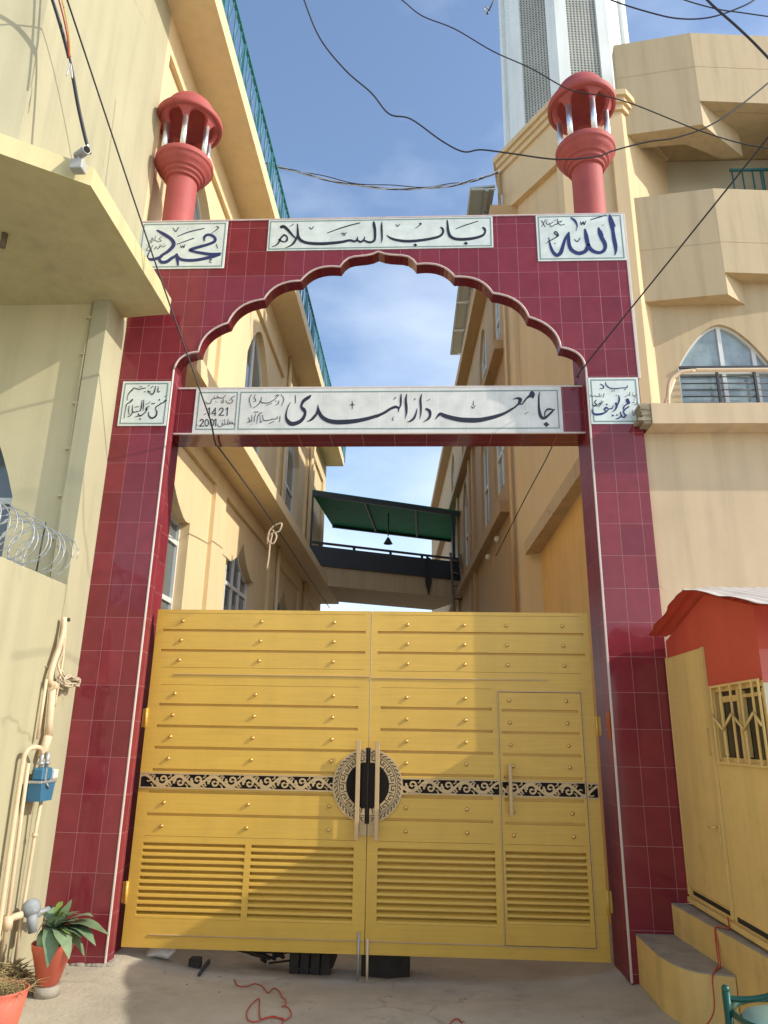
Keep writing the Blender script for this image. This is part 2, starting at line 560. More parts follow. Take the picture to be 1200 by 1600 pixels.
    def ball(self, c, r, n=10, m_=6, sc=(1, 1, 1)):
        v, f = [], []
        for i in range(m_ + 1):
            t = PI * i / m_
            for k in range(n):
                a = 2 * PI * k / n
                v.append((c[0] + sc[0] * r * math.sin(t) * math.cos(a), c[1] + sc[1] * r * math.sin(t) * math.sin(a),
                          c[2] + sc[2] * r * math.cos(t)))
        for i in range(m_):
            for k in range(n):
                f.append((i * n + k, (i + 1) * n + k, (i + 1) * n + (k + 1) % n, i * n + (k + 1) % n))
        return self.add(v, f, True)

    def build(self, name, material, parent=None, sharp=None):
        me = bpy.data.meshes.new(name)
        o = bpy.data.objects.new(name, me)
        COL.objects.link(o)
        off = np.zeros(3)
        if parent is not None:
            off = WLOC[parent.name]
            o.parent = parent
            WLOC[o.name] = off
        else:
            A = np.array(self.v)
            lo, hi = A.min(0), A.max(0)
            off = np.array([(lo[0] + hi[0]) / 2, (lo[1] + hi[1]) / 2, lo[2]])
            o.location = off
            WLOC[o.name] = off
        me.from_pydata([(p[0] - off[0], p[1] - off[1], p[2] - off[2]) for p in self.v], [], self.f)
        mats = material if isinstance(material, (list, tuple)) else [material]
        for mm in mats:
            me.materials.append(mm)
        me.polygons.foreach_set('use_smooth', self.sm)
        me.polygons.foreach_set('material_index', self.mi)
        # outward normals
        import bmesh
        bm = bmesh.new()
        bm.from_mesh(me)
        bmesh.ops.remove_doubles(bm, verts=bm.verts, dist=1e-5)
        bmesh.ops.recalc_face_normals(bm, faces=bm.faces)
        bm.to_mesh(me)
        bm.free()
        me.update()
        return o


def thing(name, label, cat, loc=(0, 0, 0), group=None):
    o = bpy.data.objects.new(name, None)
    o.empty_display_size = 0.1
    COL.objects.link(o)
    o.location = loc
    o['label'] = label
    o['category'] = cat
    if group:
        o['group'] = group
    WLOC[o.name] = np.array(loc, float)
    return o


def tag(o, label, cat, group=None):
    o['label'] = label
    o['category'] = cat
    if group:
        o['group'] = group
    return o


def plab(o, label):
    o['label'] = label
    return o


def catmull(pts, k=6):
    P = [np.array(p, float) for p in pts]
    if len(P) < 3:
        return [P[0] + (P[-1] - P[0]) * t / k for t in range(k + 1)]
    out_ = []
    for i in range(len(P) - 1):
        p0 = P[i - 1] if i else 2 * P[0] - P[1]
        p1, p2 = P[i], P[i + 1]
        p3 = P[i + 2] if i + 2 < len(P) else 2 * P[-1] - P[-2]
        for t in range(k):
            s = t / k
            out_.append(0.5 * ((2 * p1) + (-p0 + p2) * s + (2 * p0 - 5 * p1 + 4 * p2 - p3) * s * s + (-p0 + 3 * p1 - 3 * p2 + p3) * s ** 3))
    out_.append(P[-1])
    return out_


XZ = lambda Y: (lambda u, v, w: (u, Y + w, v))            # facade planes, w into depth


def ribbon(mb, pts, fn, w0, w1, closed=False, smooth=False):
    """flat ribbon following pts of (u, v, width), extruded from w0 to w1"""
    P = [np.array(p[:2], float) for p in pts]
    n = len(P)
    Lf, Rt = [], []
    for i in range(n):
        t = P[min(i + 1, n - 1)] - P[max(i - 1, 0)]
        l = np.hypot(*t) or 1.0
        nn = np.array([-t[1], t[0]]) / l
        h = pts[i][2] / 2
        Lf.append(P[i] + nn * h)
        Rt.append(P[i] - nn * h)
    v = [fn(*p, w0) for p in Lf] + [fn(*p, w0) for p in Rt] + [fn(*p, w1) for p in Lf] + [fn(*p, w1) for p in Rt]
    f = []
    for i in range(n - 1):
        f += [(i, i + 1, n + i + 1, n + i), (i, 2 * n + i, 2 * n + i + 1, i + 1), (n + i, n + i + 1, 3 * n + i + 1, 3 * n + i)]
    f += [(0, n, 3 * n, 2 * n), (n - 1, 3 * n - 1, 4 * n - 1, 2 * n - 1)]
    mb.add(v, f)


def rect(x0, x1, z0, z1):
    return [(x0, z0), (x1, z0), (x1, z1), (x0, z1)]


# ================================================================== GROUND
g = MB()
def gz(x, y):
    """the concrete is worn into a shallow hollow where traffic passes under the gate"""
    k = max(0.0, 1 - (x / 1.78) ** 4)
    t = min(1.0, max(0.0, (y + 0.75) / 1.0))
    u = min(1.0, max(0.0, (y - 0.2) / 1.0))
    return -k * (0.115 * t * t * (3 - 2 * t) + 0.13 * u)


gxs = [-400, -60, -12, -5, -2.6] + [-2.2 + .1 * i for i in range(45)] + [2.6, 5, 12, 60, 400]
gys = [-400, -60, -12, -5, -2, -1.2] + [-1 + .1 * i for i in range(26)] + [2, 3, 6, 14, 60, 400]
g.add([(x, y, gz(x, y)) for y in gys for x in gxs],
      [(j * len(gxs) + i, j * len(gxs) + i + 1, (j + 1) * len(gxs) + i + 1, (j + 1) * len(gxs) + i) for j in range(len(gys) - 1) for i in range(len(gxs) - 1)], True)
o = g.build('ground', concrete)
o['kind'] = 'structure'

# ================================================================== GATEWAY
XL0, XL1, XR1, XR0 = -2.315, -1.833, 1.731, 2.168
ZTOP, DEP, DEP2, SB = 6.14, 0.14, 0.46, 0.055
cl = [(-1.833, 4.585), (-1.634, 4.752), (-1.393, 5.041), (-1.084, 5.281), (-0.760, 5.469), (-0.408, 5.611)]
cr = [(1.731, 4.572), (1.534, 4.764), (1.274, 5.068), (0.967, 5.314), (0.633, 5.489), (0.290, 5.626)]


def lobe(a, b, sag, side, n=9):
    a, b = np.array(a), np.array(b)
    d = b - a
    nn = np.array([-d[1], d[0]]) * side
    r = []
    for i in range(n):
        t = i / n
        # fuller just after the start, flattening towards the end
        r.append(a + d * t + nn * sag * (4 * t * (1 - t)) * (1.12 - 0.24 * t))
    return r


archL, archR = [], []
for i in range(5):
    archL += lobe(cl[i], cl[i + 1], 0.20 if i == 0 else 0.165, 1)
    archR += lobe(cr[i], cr[i + 1], 0.20 if i == 0 else 0.165, -1)
apex = np.array((-0.060, 5.768))
og = [(0.0, 0.0), (0.10, 0.36), (0.22, 0.58), (0.36, 0.68), (0.54, 0.72), (0.70, 0.76), (0.85, 0.84)]
for (a, L_) in ((cl[5], archL), (cr[5], archR)):
    a = np.array(a)
    for t, s in og:
        L_.append(np.array((a[0] + (apex[0] - a[0]) * t, a[1] + (apex[1] - a[1]) * s)))
arch = archL + [apex] + archR[::-1]
gw = thing('gateway', 'tall maroon tiled gateway with a scalloped arch and two square pillars', 'gateway', (-0.07, 0.23, 0))
poly = [(XL0, -.3), (XL0, ZTOP), (XR0, ZTOP), (XR0, -.3), (XR1, -.3)] + [tuple(p) for p in arch[::-1]] + [(XL1, -.3)]
b = MB()
b.sheet([poly], XZ(0), 0)
b.build('front_face', tile_front, gw)
b = MB()
b.sheet([poly], XZ(0), DEP)
b.build('back_face', tile_front, gw)
b = MB()
for X, z1 in ((XL0, ZTOP), (XR0, ZTOP), (XL1, cl[0][1]), (XR1, cr[0][1])):
    b = MB()
    b.add([(X, 0, -.3), (X, DEP, -.3), (X, DEP, z1), (X, 0, z1)], [(0, 1, 2, 3)])
    b.build('pillar_side', tile_side, gw)
for xa, xb in ((XL0, XL1 - SB), (XR1 + .004, XR0)):
    b = MB()
    b.box(xa, xb, DEP + .001, DEP2, -.3, ZTOP - .01)
    b.build('rear_pillar', tile_side, gw)
b = MB()
b.add([(XL0, 0, ZTOP), (XR0, 0, ZTOP), (XR0, DEP, ZTOP), (XL0, DEP, ZTOP)], [(0, 1, 2, 3)])
b.build('top_face', white_trim, gw)
# underside of the arch, set with narrow strips
A = [np.array(p) for p in arch]
fine = []
for i in range(len(A) - 1):
    k = max(1, int(np.hypot(*(A[i + 1] - A[i])) / 0.012))
    fine += [A[i] + (A[i + 1] - A[i]) * t / k for t in range(k)]
fine.append(A[-1])
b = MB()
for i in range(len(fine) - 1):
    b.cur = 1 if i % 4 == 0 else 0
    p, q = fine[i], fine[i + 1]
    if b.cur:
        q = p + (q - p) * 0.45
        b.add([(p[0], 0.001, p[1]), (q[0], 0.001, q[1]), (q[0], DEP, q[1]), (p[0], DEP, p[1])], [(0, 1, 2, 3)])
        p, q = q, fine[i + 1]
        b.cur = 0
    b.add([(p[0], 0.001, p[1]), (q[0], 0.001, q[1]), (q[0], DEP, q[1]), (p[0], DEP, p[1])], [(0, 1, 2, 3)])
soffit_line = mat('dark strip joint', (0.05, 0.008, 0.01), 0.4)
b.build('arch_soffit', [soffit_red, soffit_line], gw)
b = MB()
b.tube([(p[0], -0.003, p[1]) for p in arch], 0.0095, 6)
b.build('arch_bead', pink_trim, gw)
for X, z1 in ((XL1, cl[0][1]), (XR1, cr[0][1])):
    s = 1 if X < 0 else -1
    b = MB()
    b.bbox(min(X - 0.012 * s, X + 0.004 * s), max(X - 0.012 * s, X + 0.002 * s), -0.004, 0.010, 0.0, z1, 0.003)
    b.build('corner_trim', white_trim, gw)
b = MB()
b.bbox(XR0 - 0.004, XR0 + 0.020, -0.005, 0.02, 4.46, ZTOP, 0.003)
b.build('edge_trim', white_trim, gw)
b = MB()
b.bbox(XL0, XR0, -0.008, 0.02, ZTOP - 0.008, ZTOP + 0.008, 0.002)
b.build('coping_trim', pink_trim, gw)
bz0, bz1, by0 = 4.032, 4.468, 0.15
b = MB()
b.add([(XL1 - SB, by0, bz0), (XR1 + SB, by0, bz0), (XR1 + SB, by0, bz1), (XL1 - SB, by0, bz1)], [(0, 1, 2, 3)])
b.add([(XL1 - SB, DEP2 - .01, bz0), (XR1 + SB, DEP2 - .01, bz0), (XR1 + SB, DEP2 - .01, bz1), (XL1 - SB, DEP2 - .01, bz1)], [(0, 1, 2, 3)])
beam = b.build('cross_beam', tile_front, gw)
b = MB()
b.add([(XL1 - SB, by0, bz0), (XR1 + SB, by0, bz0), (XR1 + SB, DEP2 - .01, bz0), (XL1 - SB, DEP2 - .01, bz0)], [(0, 1, 2, 3)])
b.build('beam_soffit', tile_under, beam)
b = MB()
b.add([(XL1 - SB, by0, bz1), (XR1 + SB, by0, bz1), (XR1 + SB, DEP2 - .01, bz1), (XL1 - SB, DEP2 - .01, bz1)], [(0, 1, 2, 3)])
b.build('beam_top', white_trim, beam)
b = MB()
b.bbox(XL1, XR1, by0 - 0.008, by0 + 0.01, bz1 - 0.006, bz1 + 0.010, 0.002)
b.bbox(XL1, XR1, by0 - 0.008, by0 + 0.01, bz0 - 0.008, bz0 + 0.006, 0.002)
b.build('beam_trim', white_trim, beam)


# ================================================================== SIGNS AND LETTERING
def make_sign(x0, x1, z0, z1, y, label, inner, material=tile_sign, cells=None):
    b_ = MB()
    b_.bbox(x0, x1, y - 0.006, y - 0.0005, z0, z1, 0.0015)
    t = tag(b_.build('tile_sign', material), label, 'sign')
    fr = MB()
    for (a0, a1, c0, c1) in (cells or [(x0 + inner, x1 - inner, z0 + inner, z1 - inner)]):
        lw = 0.010
        for r_ in ((a0, a1, c1 - lw, c1), (a0, a1, c0, c0 + lw), (a0, a0 + lw, c0 + lw, c1 - lw), (a1 - lw, a1, c0 + lw, c1 - lw)):
            fr.box(r_[0], r_[1], y - 0.0075, y - 0.0055, r_[2], r_[3])
    fr.build('border_line', sign_line, t)
    return t


def letters(sign, y, ox, oy, sc, strokes, dots, mats_, name='lettering', wk=1.0):
    """brush strokes measured on the photo, laid on the sign's own plane; strokes: lists of (x,y,w); dots: (x,y,size)"""
    mb = MB()
    ppm = None
    k = 0
    for st in strokes:
        sm = catmull(st, 7) if len(st) > 2 else catmull(st, 4)
        q = []
        for p in sm:
            a = onY(ox + p[0] / sc, oy + p[1] / sc, y)
            d = onY(ox + p[0] / sc + 1, oy + p[1] / sc, y)
            q.append((a[0], a[2], max(0.0035, max(p[2], 1.5) * wk / sc * (d[0] - a[0]))))
        e = 0.00005 * (k % 9)
        k += 1
        ribbon(mb, q, XZ(0), y - 0.0085 - e, y - 0.0055)
        for p in (q[0], q[-1], *q[3:-3:4]):
            n = 10
            mb.prism([(p[0] + p[2] * .49 * math.cos(2 * PI * i / n), p[1] + p[2] * .49 * math.sin(2 * PI * i / n)) for i in range(n)],
                     XZ(0), y - 0.0084 - e, y - 0.0055)
    for (dx, dy, w_) in dots:
        a = onY(ox + dx / sc, oy + dy / sc, y)
        d = onY(ox + dx / sc + 1, oy + dy / sc, y)
        h = max(0.004, w_ / sc * (d[0] - a[0]) * 0.5)
        mb.prism([(a[0] - h * .9, a[2] + h * .15), (a[0] - h * .05, a[2] - h * .85), (a[0] + h * .9, a[2] - h * .1), (a[0] + h * .1, a[2] + h * .85)],
                 XZ(0), y - 0.0083, y - 0.0055)
    return mb.build(name, mats_, sign)


# --- centre sign
sg = make_sign(-1.093, 0.986, 5.792, 6.132, 0.0, 'long white tile sign with black calligraphy at the crown of the arch', 0.014)
letters(sg, 0.0, 415, 335, 6, [
    [(152, 122, 34), (172, 118, 30), (205, 145, 28), (240, 185, 22), (285, 232, 12)],
    [(300, 95, 8), (303, 150, 18), (307, 210, 26), (332, 248, 30), (385, 270, 30), (460, 278, 31), (540, 279, 32), (640, 272, 30), (720, 262, 28), (790, 248, 24), (835, 258, 22), (858, 240, 16), (864, 215, 6)],
    [(306, 190, 16), (290, 230, 20), (265, 272, 20), (235, 298, 14), (190, 316, 5)],
    [(858, 245, 16), (890, 262, 22), (920, 245, 16), (932, 213, 6)],
    [(922, 248, 18), (965, 265, 22), (1005, 260, 22), (1024, 235, 22), (1026, 160, 26), (1018, 105, 28), (1014, 74, 14)],
    [(1092, 75, 5), (1088, 120, 18), (1090, 180, 18), (1092, 235, 14), (1084, 270, 4)],
    [(60, 308, 3), (95, 296, 9), (122, 272, 14), (146, 225, 16), (175, 200, 16), (200, 212, 14), (202, 245, 18), (182, 262, 12), (150, 255, 14), (128, 240, 16)],
    [(580, 178, 5), (700, 135, 10), (800, 105, 10), (885, 84, 8)],
    [(715, 176, 4), (721, 192, 7), (735, 178, 6), (742, 192, 7), (758, 175, 5)], [(722, 203, 4), (750, 200, 4)],
    [(412, 125, 7), (432, 142, 8), (452, 117, 5)], [(228, 118, 4), (262, 98, 7)]], [(175, 193, 20)], ink_black, wk=1.0)
letters(sg, 0.0, 580, 330, 6, [
    [(148, 230, 6), (180, 255, 20), (240, 275, 26), (340, 286, 29), (450, 279, 28), (560, 262, 26), (640, 240, 24), (672, 208, 20), (672, 175, 22), (656, 158, 18)],
    [(713, 92, 12), (717, 140, 20), (722, 190, 25), (740, 238, 29), (790, 264, 30), (870, 268, 31), (960, 258, 28), (1040, 234, 24), (1068, 200, 17), (1062, 172, 24), (1048, 158, 18)],
    [(795, 170, 6), (870, 140, 9), (1000, 98, 7)],
    [(415, 166, 4), (450, 140, 8), (468, 122, 12), (452, 116, 8)],
    [(235, 130, 7), (250, 146, 8), (270, 124, 5)]], [(413, 322, 44), (887, 306, 46)], ink_black, 'lettering')

# --- left top sign
sg = make_sign(-2.300, -1.478, 5.612, 6.128, 0.0, 'white tile sign with bold blue calligraphy beside the cream wall, topmost left of the arch', 0.018)
letters(sg, 0.0, 210, 320, 5, [
    [(548, 285, 10), (548, 258, 20), (568, 240, 22), (600, 240, 22), (630, 262, 22), (628, 290, 24), (580, 312, 24), (500, 335, 26), (446, 352, 26), (440, 362, 20), (500, 376, 24), (600, 390, 26), (676, 382, 12)],
    [(670, 395, 14), (600, 412, 28), (500, 433, 26), (420, 438, 26), (362, 428, 24), (328, 398, 22)],
    [(332, 392, 22), (338, 430, 26), (342, 474, 14)],
    [(330, 400, 20), (295, 420, 26), (255, 448, 28), (215, 452, 26), (197, 428, 22), (215, 400, 22), (262, 370, 26), (302, 330, 30), (308, 300, 30), (285, 268, 28), (235, 235, 28), (182, 205, 16)],
    [(215, 408, 20), (160, 428, 26), (116, 428, 20), (104, 410, 12), (120, 372, 7), (136, 345, 3)],
    [(340, 250, 5), (430, 215, 9), (548, 188, 7)], [(335, 312, 5), (465, 265, 8)]], [], ink_blue)
letters(sg, 0.0, 210, 320, 5, [
    [(363, 322, 4), (370, 338, 7), (381, 322, 5), (388, 338, 7), (399, 312, 4)],
    [(305, 185, 5), (325, 212, 7), (346, 182, 6)], [(605, 225, 3), (640, 202, 5), (658, 182, 8), (645, 172, 6)],
    [(643, 312, 5), (652, 342, 5)], [(585, 435, 4), (606, 430, 5), (588, 448, 4), (606, 456, 4)],
    [(215, 255, 3), (196, 268, 3), (212, 284, 3), (190, 292, 3), (165, 280, 3)], [(168, 250, 3), (158, 285, 3), (140, 262, 3), (138, 298, 3), (122, 280, 3)],
    [(245, 318, 3), (228, 334, 3), (215, 322, 3), (196, 340, 3)], [(205, 315, 3), (186, 350, 3), (172, 330, 3), (158, 352, 3)],
    [(150, 318, 3), (132, 342, 3), (118, 326, 3), (100, 350, 3)], [(126, 300, 3), (105, 322, 3)], [(132, 345, 3), (110, 365, 3), (92, 350, 3)]],
        [(420, 192, 8), (178, 244, 6), (232, 308, 6)], ink_black, 'small_lettering')

# --- right top sign
sg = make_sign(1.381, 2.168, 5.637, 6.137, 0.0, 'white tile sign with bold blue calligraphy below the right turret', 0.018)
letters(sg, 0.0, 820, 320, 6.667, [
    [(882, 108, 10), (890, 150, 46), (905, 215, 50), (916, 280, 38), (928, 360, 42), (942, 430, 42), (945, 490, 26), (936, 530, 6)],
    [(910, 170, 24), (944, 234, 5)],
    [(768, 246, 18), (778, 290, 42), (800, 350, 46), (828, 400, 44), (836, 450, 38), (815, 488, 36), (770, 504, 38), (712, 488, 42), (672, 452, 44), (652, 400, 44), (638, 330, 44), (625, 262, 20)],
    [(790, 278, 20), (818, 326, 5)],
    [(658, 430, 40), (628, 488, 42), (560, 510, 44), (492, 480, 42), (462, 425, 38), (454, 345, 34), (458, 292, 14)],
    [(455, 305, 28), (420, 360, 28), (392, 450, 36), (370, 508, 42), (330, 530, 40), (290, 492, 34), (265, 430, 24), (248, 345, 6)],
    [(482, 142, 16), (520, 172, 26), (544, 222, 14), (536, 275, 3)],
    [(685, 160, 7), (770, 135, 12), (845, 112, 8)]], [], ink_blue)
letters(sg, 0.0, 820, 320, 6.667, [
    [(215, 408, 4), (260, 380, 9), (318, 348, 11), (347, 322, 16), (322, 285, 14), (308, 302, 12), (340, 330, 12)],
    [(580, 180, 6), (588, 212, 12), (607, 182, 9), (617, 212, 12), (636, 172, 7)], [(515, 365, 7), (548, 388, 10), (576, 350, 7)],
    [(412, 208, 7), (372, 216, 7), (346, 186, 6), (384, 176, 5)], [(342, 152, 5), (338, 205, 7), (310, 212, 6), (280, 234, 5), (262, 212, 6), (290, 186, 6)],
    [(262, 196, 6), (240, 212, 6), (222, 188, 6), (236, 160, 4)], [(214, 236, 5), (186, 190, 6), (172, 168, 4)], [(176, 232, 5), (200, 190, 6), (214, 158, 5)],
    [(300, 175, 4), (330, 160, 4)], [(366, 190, 4), (392, 168, 4)]], [(812, 217, 16), (313, 408, 18), (310, 214, 10)], ink_black, 'small_lettering')

# --- beam sign
sg = make_sign(-1.668, 1.545, 4.036, 4.464, by0, 'widest white tile sign, black calligraphy and dates on the cross beam under the arch', 0.03, tile_beam,
               [(-1.640, -1.288, 4.068, 4.432), (-1.268, 1.515, 4.068, 4.432)])
d1 = [[(228, 265, 8), (246, 245, 10), (245, 290, 11), (243, 335, 11)],
      [(320, 312, 10), (274, 311, 10), (296, 280, 10), (316, 248, 11)], [(314, 248, 11), (311, 335, 11)],
      [(360, 272, 9), (376, 250, 10), (400, 252, 11), (404, 276, 11), (384, 304, 11), (358, 331, 10)], [(358, 331, 10), (412, 332, 10)],
      [(436, 265, 8), (457, 245, 10), (455, 290, 11), (452, 335, 11)],
      [(182, 328, 5), (203, 313, 8)],
      [(136, 402, 9), (150, 381, 10), (172, 386, 11), (171, 412, 11), (152, 438, 11), (127, 460, 10)], [(127, 460, 10), (182, 458, 10)],
      [(214, 380, 10), (232, 398, 10), (232, 438, 10), (214, 460, 10), (196, 440, 10), (196, 398, 10), (214, 380, 10)],
      [(276, 378, 10), (294, 396, 10), (294, 436, 10), (276, 458, 10), (258, 438, 10), (258, 396, 10), (276, 378, 10)],
      [(304, 396, 8), (322, 376, 10), (320, 420, 11), (318, 458, 11)],
      [(92, 458, 5), (102, 446, 8)],
      [(546, 108, 4), (512, 122, 7), (500, 140, 6), (520, 165, 6), (494, 190, 7), (455, 187, 7), (436, 160, 4)],
      [(408, 135, 4), (408, 180, 7), (392, 190, 5), (386, 160, 4)],
      [(436, 92, 3), (405, 128, 7), (352, 126, 8), (338, 104, 4)], [(340, 128, 7), (312, 138, 6), (300, 110, 4)],
      [(302, 135, 6), (270, 150, 6), (262, 185, 7), (225, 198, 7), (198, 170, 4)],
      [(548, 436, 5), (520, 432, 7), (492, 432, 7), (470, 436, 7), (438, 436, 7)], [(466, 376, 5), (458, 436, 7)], [(424, 380, 5), (424, 440, 6), (404, 444, 5), (398, 420, 4)],
      [(392, 420, 6), (398, 442, 6), (372, 468, 7), (346, 455, 6), (342, 430, 4)], [(492, 432, 6), (478, 412, 5), (512, 412, 5), (516, 430, 5)],
      [(738, 90, 4), (712, 150, 8), (736, 240, 3)], [(1085, 86, 4), (1116, 146, 8), (1090, 222, 3)],
      [(1056, 160, 5), (1052, 192, 8), (1020, 216, 4)],
      [(1062, 98, 6), (1040, 96, 9), (1012, 112, 6)], [(1050, 108, 6), (1000, 152, 8), (935, 186, 9), (872, 188, 10), (838, 170, 8), (832, 190, 8), (796, 225, 7), (758, 246, 3)],
      [(856, 118, 4), (850, 158, 6), (832, 172, 5)], [(782, 92, 4), (770, 125, 6), (786, 150, 9), (786, 166, 7), (760, 176, 4)],
      [(910, 216, 4), (972, 194, 6)],
      [(1072, 338, 4), (1070, 370, 8), (1067, 412, 4)],
      [(1042, 345, 6), (1035, 372, 7), (985, 378, 8), (930, 392, 8), (880, 390, 9), (866, 330, 5)], [(862, 402, 7), (842, 415, 7), (838, 330, 4)],
      [(862, 300, 6), (838, 312, 9), (812, 345, 8), (800, 430, 3)], [(790, 312, 4), (772, 360, 7), (768, 412, 5)],
      [(742, 328, 4), (738, 395, 7), (716, 412, 5)], [(700, 358, 5), (714, 388, 8), (710, 410, 7), (684, 418, 4)],
      [(764, 300, 5), (795, 293, 8), (826, 296, 4)], [(940, 432, 4), (1000, 405, 6)]]
letters(sg, by0, 295, 605, 7.5, d1, [(480, 155, 14), (314, 172, 11), (335, 180, 11), (372, 396, 12), (398, 393, 12), (540, 440, 12), (1020, 168, 18), (740, 436, 14)],
        ink_black, 'small_lettering')
letters(sg, by0, 430, 605, 7.5, [
    [(418, 100, 16), (392, 124, 38), (342, 158, 40), (314, 200, 28), (310, 238, 30), (335, 268, 46), (352, 300, 34), (340, 350, 36), (300, 400, 44), (240, 428, 50), (190, 432, 52), (150, 404, 44), (128, 350, 26), (137, 280, 13), (160, 215, 8), (182, 178, 5)],
    [(240, 102, 7), (240, 145, 9), (240, 190, 6)],
    [(375, 406, 5), (420, 388, 24), (458, 352, 32), (486, 312, 24), (500, 245, 12), (503, 208, 3)],
    [(504, 215, 4), (508, 280, 38), (548, 350, 46), (620, 395, 52), (710, 412, 56), (800, 412, 58), (900, 405, 54), (990, 392, 48), (1090, 370, 42), (1212, 334, 36)],
    [(905, 168, 3), (905, 208, 12), (905, 258, 3)], [(874, 212, 3), (905, 209, 12), (932, 210, 3)]], [], ink_black)
letters(sg, by0, 580, 605, 7.5, [
    [(65, 345, 36), (160, 300, 32), (230, 255, 30), (290, 235, 32), (322, 256, 20), (318, 296, 5)],
    [(352, 85, 10), (347, 150, 24), (346, 210, 20), (322, 262, 14)],
    [(417, 85, 8), (406, 150, 26), (411, 230, 32), (413, 300, 24), (400, 368, 3)],
    [(537, 258, 8), (526, 310, 18), (502, 366, 26), (465, 398, 22), (425, 414, 3)],
    [(592, 85, 7), (578, 150, 24), (582, 230, 26), (582, 310, 16), (570, 378, 3)],
    [(645, 258, 24), (680, 280, 36), (692, 325, 30), (672, 372, 24), (610, 414, 3)],
    [(655, 162, 3), (688, 147, 7)], [(500, 156, 3), (516, 138, 12)], [(268, 148, 3), (285, 125, 12)],
    [(265, 350, 4), (248, 375, 8), (262, 394, 7)],
    [(752, 382, 5), (776, 348, 20), (808, 318, 36), (850, 335, 50), (920, 358, 54), (1030, 382, 58), (1120, 390, 60), (1212, 392, 62)]], [], ink_black)
letters(sg, by0, 730, 600, 7.5, [
    [(66, 430, 61), (150, 425, 56), (230, 410, 50), (330, 385, 44), (430, 350, 34), (510, 305, 26), (562, 272, 20), (600, 240, 22), (640, 240, 14), (662, 215, 18), (702, 165, 22), (738, 142, 40), (755, 120, 54), (760, 110, 50)],
    [(755, 100, 30), (770, 125, 44), (765, 160, 30)],
    [(535, 183, 6), (580, 172, 22), (618, 182, 44), (614, 214, 40), (594, 246, 14)],
    [(848, 96, 5), (838, 150, 18), (838, 250, 24), (845, 330, 34), (866, 390, 40), (900, 404, 36), (950, 370, 26), (990, 330, 24), (1026, 300, 7)],
    [(1008, 306, 14), (960, 298, 24), (926, 312, 20), (908, 345, 15), (906, 388, 9)],
    [(670, 358, 4), (714, 334, 7)], [(75, 200, 3), (70, 250, 12)], [(50, 266, 9), (70, 288, 8), (94, 256, 8)]], [(925, 478, 80)], ink_black)

# --- pillar plaques
sg = make_sign(-2.272, -1.848, 4.040, 4.464, 0.0, 'square white tile plaque with black script on the left pillar', 0.018)
letters(sg, 0.0, 170, 580, 10.909, [
    [(850, 265, 8), (842, 330, 20), (850, 365, 16), (880, 345, 10)], [(802, 258, 12), (795, 310, 18), (775, 370, 24), (740, 402, 24), (712, 378, 16), (718, 350, 8)],
    [(680, 262, 12), (695, 245, 14)], [(672, 345, 22), (692, 350, 22), (682, 380, 12)],
    [(630, 292, 18), (590, 296, 16), (530, 312, 18), (470, 302, 16), (438, 290, 12), (402, 328, 26), (352, 380, 18), (330, 425, 10), (320, 500, 4)],
    [(980, 500, 40), (962, 515, 30), (930, 545, 20), (895, 555, 24), (860, 585, 20), (812, 612, 20), (806, 655, 18), (826, 708, 26), (802, 775, 34), (742, 805, 34), (692, 772, 26), (684, 700, 12)],
    [(698, 605, 12), (655, 622, 22), (645, 660, 34), (668, 648, 14)], [(650, 670, 20), (625, 710, 18), (580, 745, 24), (540, 768, 28), (505, 730, 18)], [(545, 765, 18), (490, 775, 14), (440, 790, 5)],
    [(602, 490, 8), (598, 580, 22), (590, 680, 6)], [(572, 500, 6), (562, 600, 20), (548, 668, 18), (510, 692, 16), (480, 690, 16), (450, 705, 20), (415, 695, 22), (408, 650, 16), (415, 585, 6)],
    [(412, 705, 22), (372, 765, 16), (330, 780, 12)], [(352, 595, 10), (345, 670, 16), (352, 745, 14)],
    [(408, 492, 34), (362, 538, 24), (312, 570, 18), (292, 650, 12), (268, 806, 4)],
    [(450, 622, 10), (515, 604, 12)], [(640, 575, 6), (712, 528, 9)], [(958, 445, 8), (976, 424, 10)]],
        [(755, 268, 26), (730, 285, 24), (538, 270, 28), (565, 268, 26), (622, 355, 26), (540, 820, 40), (866, 494, 38), (778, 556, 34), (745, 560, 34), (688, 250, 18)], ink_black, wk=0.8)
sg = make_sign(1.744, 2.160, 4.042, 4.470, 0.0, 'square white tile plaque with blue script on the right pillar', 0.018)
letters(sg, 0.0, 900, 580, 10, [
    [(800, 228, 10), (790, 265, 16), (725, 265, 14), (640, 276, 17), (560, 277, 18), (500, 252, 18), (466, 212, 16), (458, 178, 6)],
    [(380, 205, 12), (428, 240, 18), (420, 272, 16), (372, 276, 8)],
    [(800, 452, 50), (812, 490, 56), (835, 500, 18)], [(835, 505, 18), (770, 535, 22), (740, 575, 22), (745, 612, 14)], [(820, 560, 22), (765, 600, 24), (740, 640, 24), (760, 690, 26)],
    [(780, 690, 26), (745, 728, 24), (706, 700, 26), (690, 642, 16)], [(712, 700, 22), (665, 738, 22), (625, 748, 14)],
    [(665, 388, 16), (674, 450, 26), (655, 510, 22), (640, 545, 16)], [(620, 505, 30), (632, 545, 36), (608, 610, 20), (556, 646, 6)],
    [(580, 540, 10), (560, 590, 16), (525, 590, 16), (495, 612, 18), (470, 640, 20), (400, 672, 34), (300, 680, 36), (258, 650, 26), (246, 600, 8)],
    [(500, 590, 14), (470, 575, 30), (442, 600, 26), (470, 635, 18)]],
        [(762, 294, 26), (560, 313, 26), (595, 313, 26), (478, 525, 38), (570, 697, 46), (635, 690, 40), (628, 382, 20), (730, 530, 14)], ink_blue)
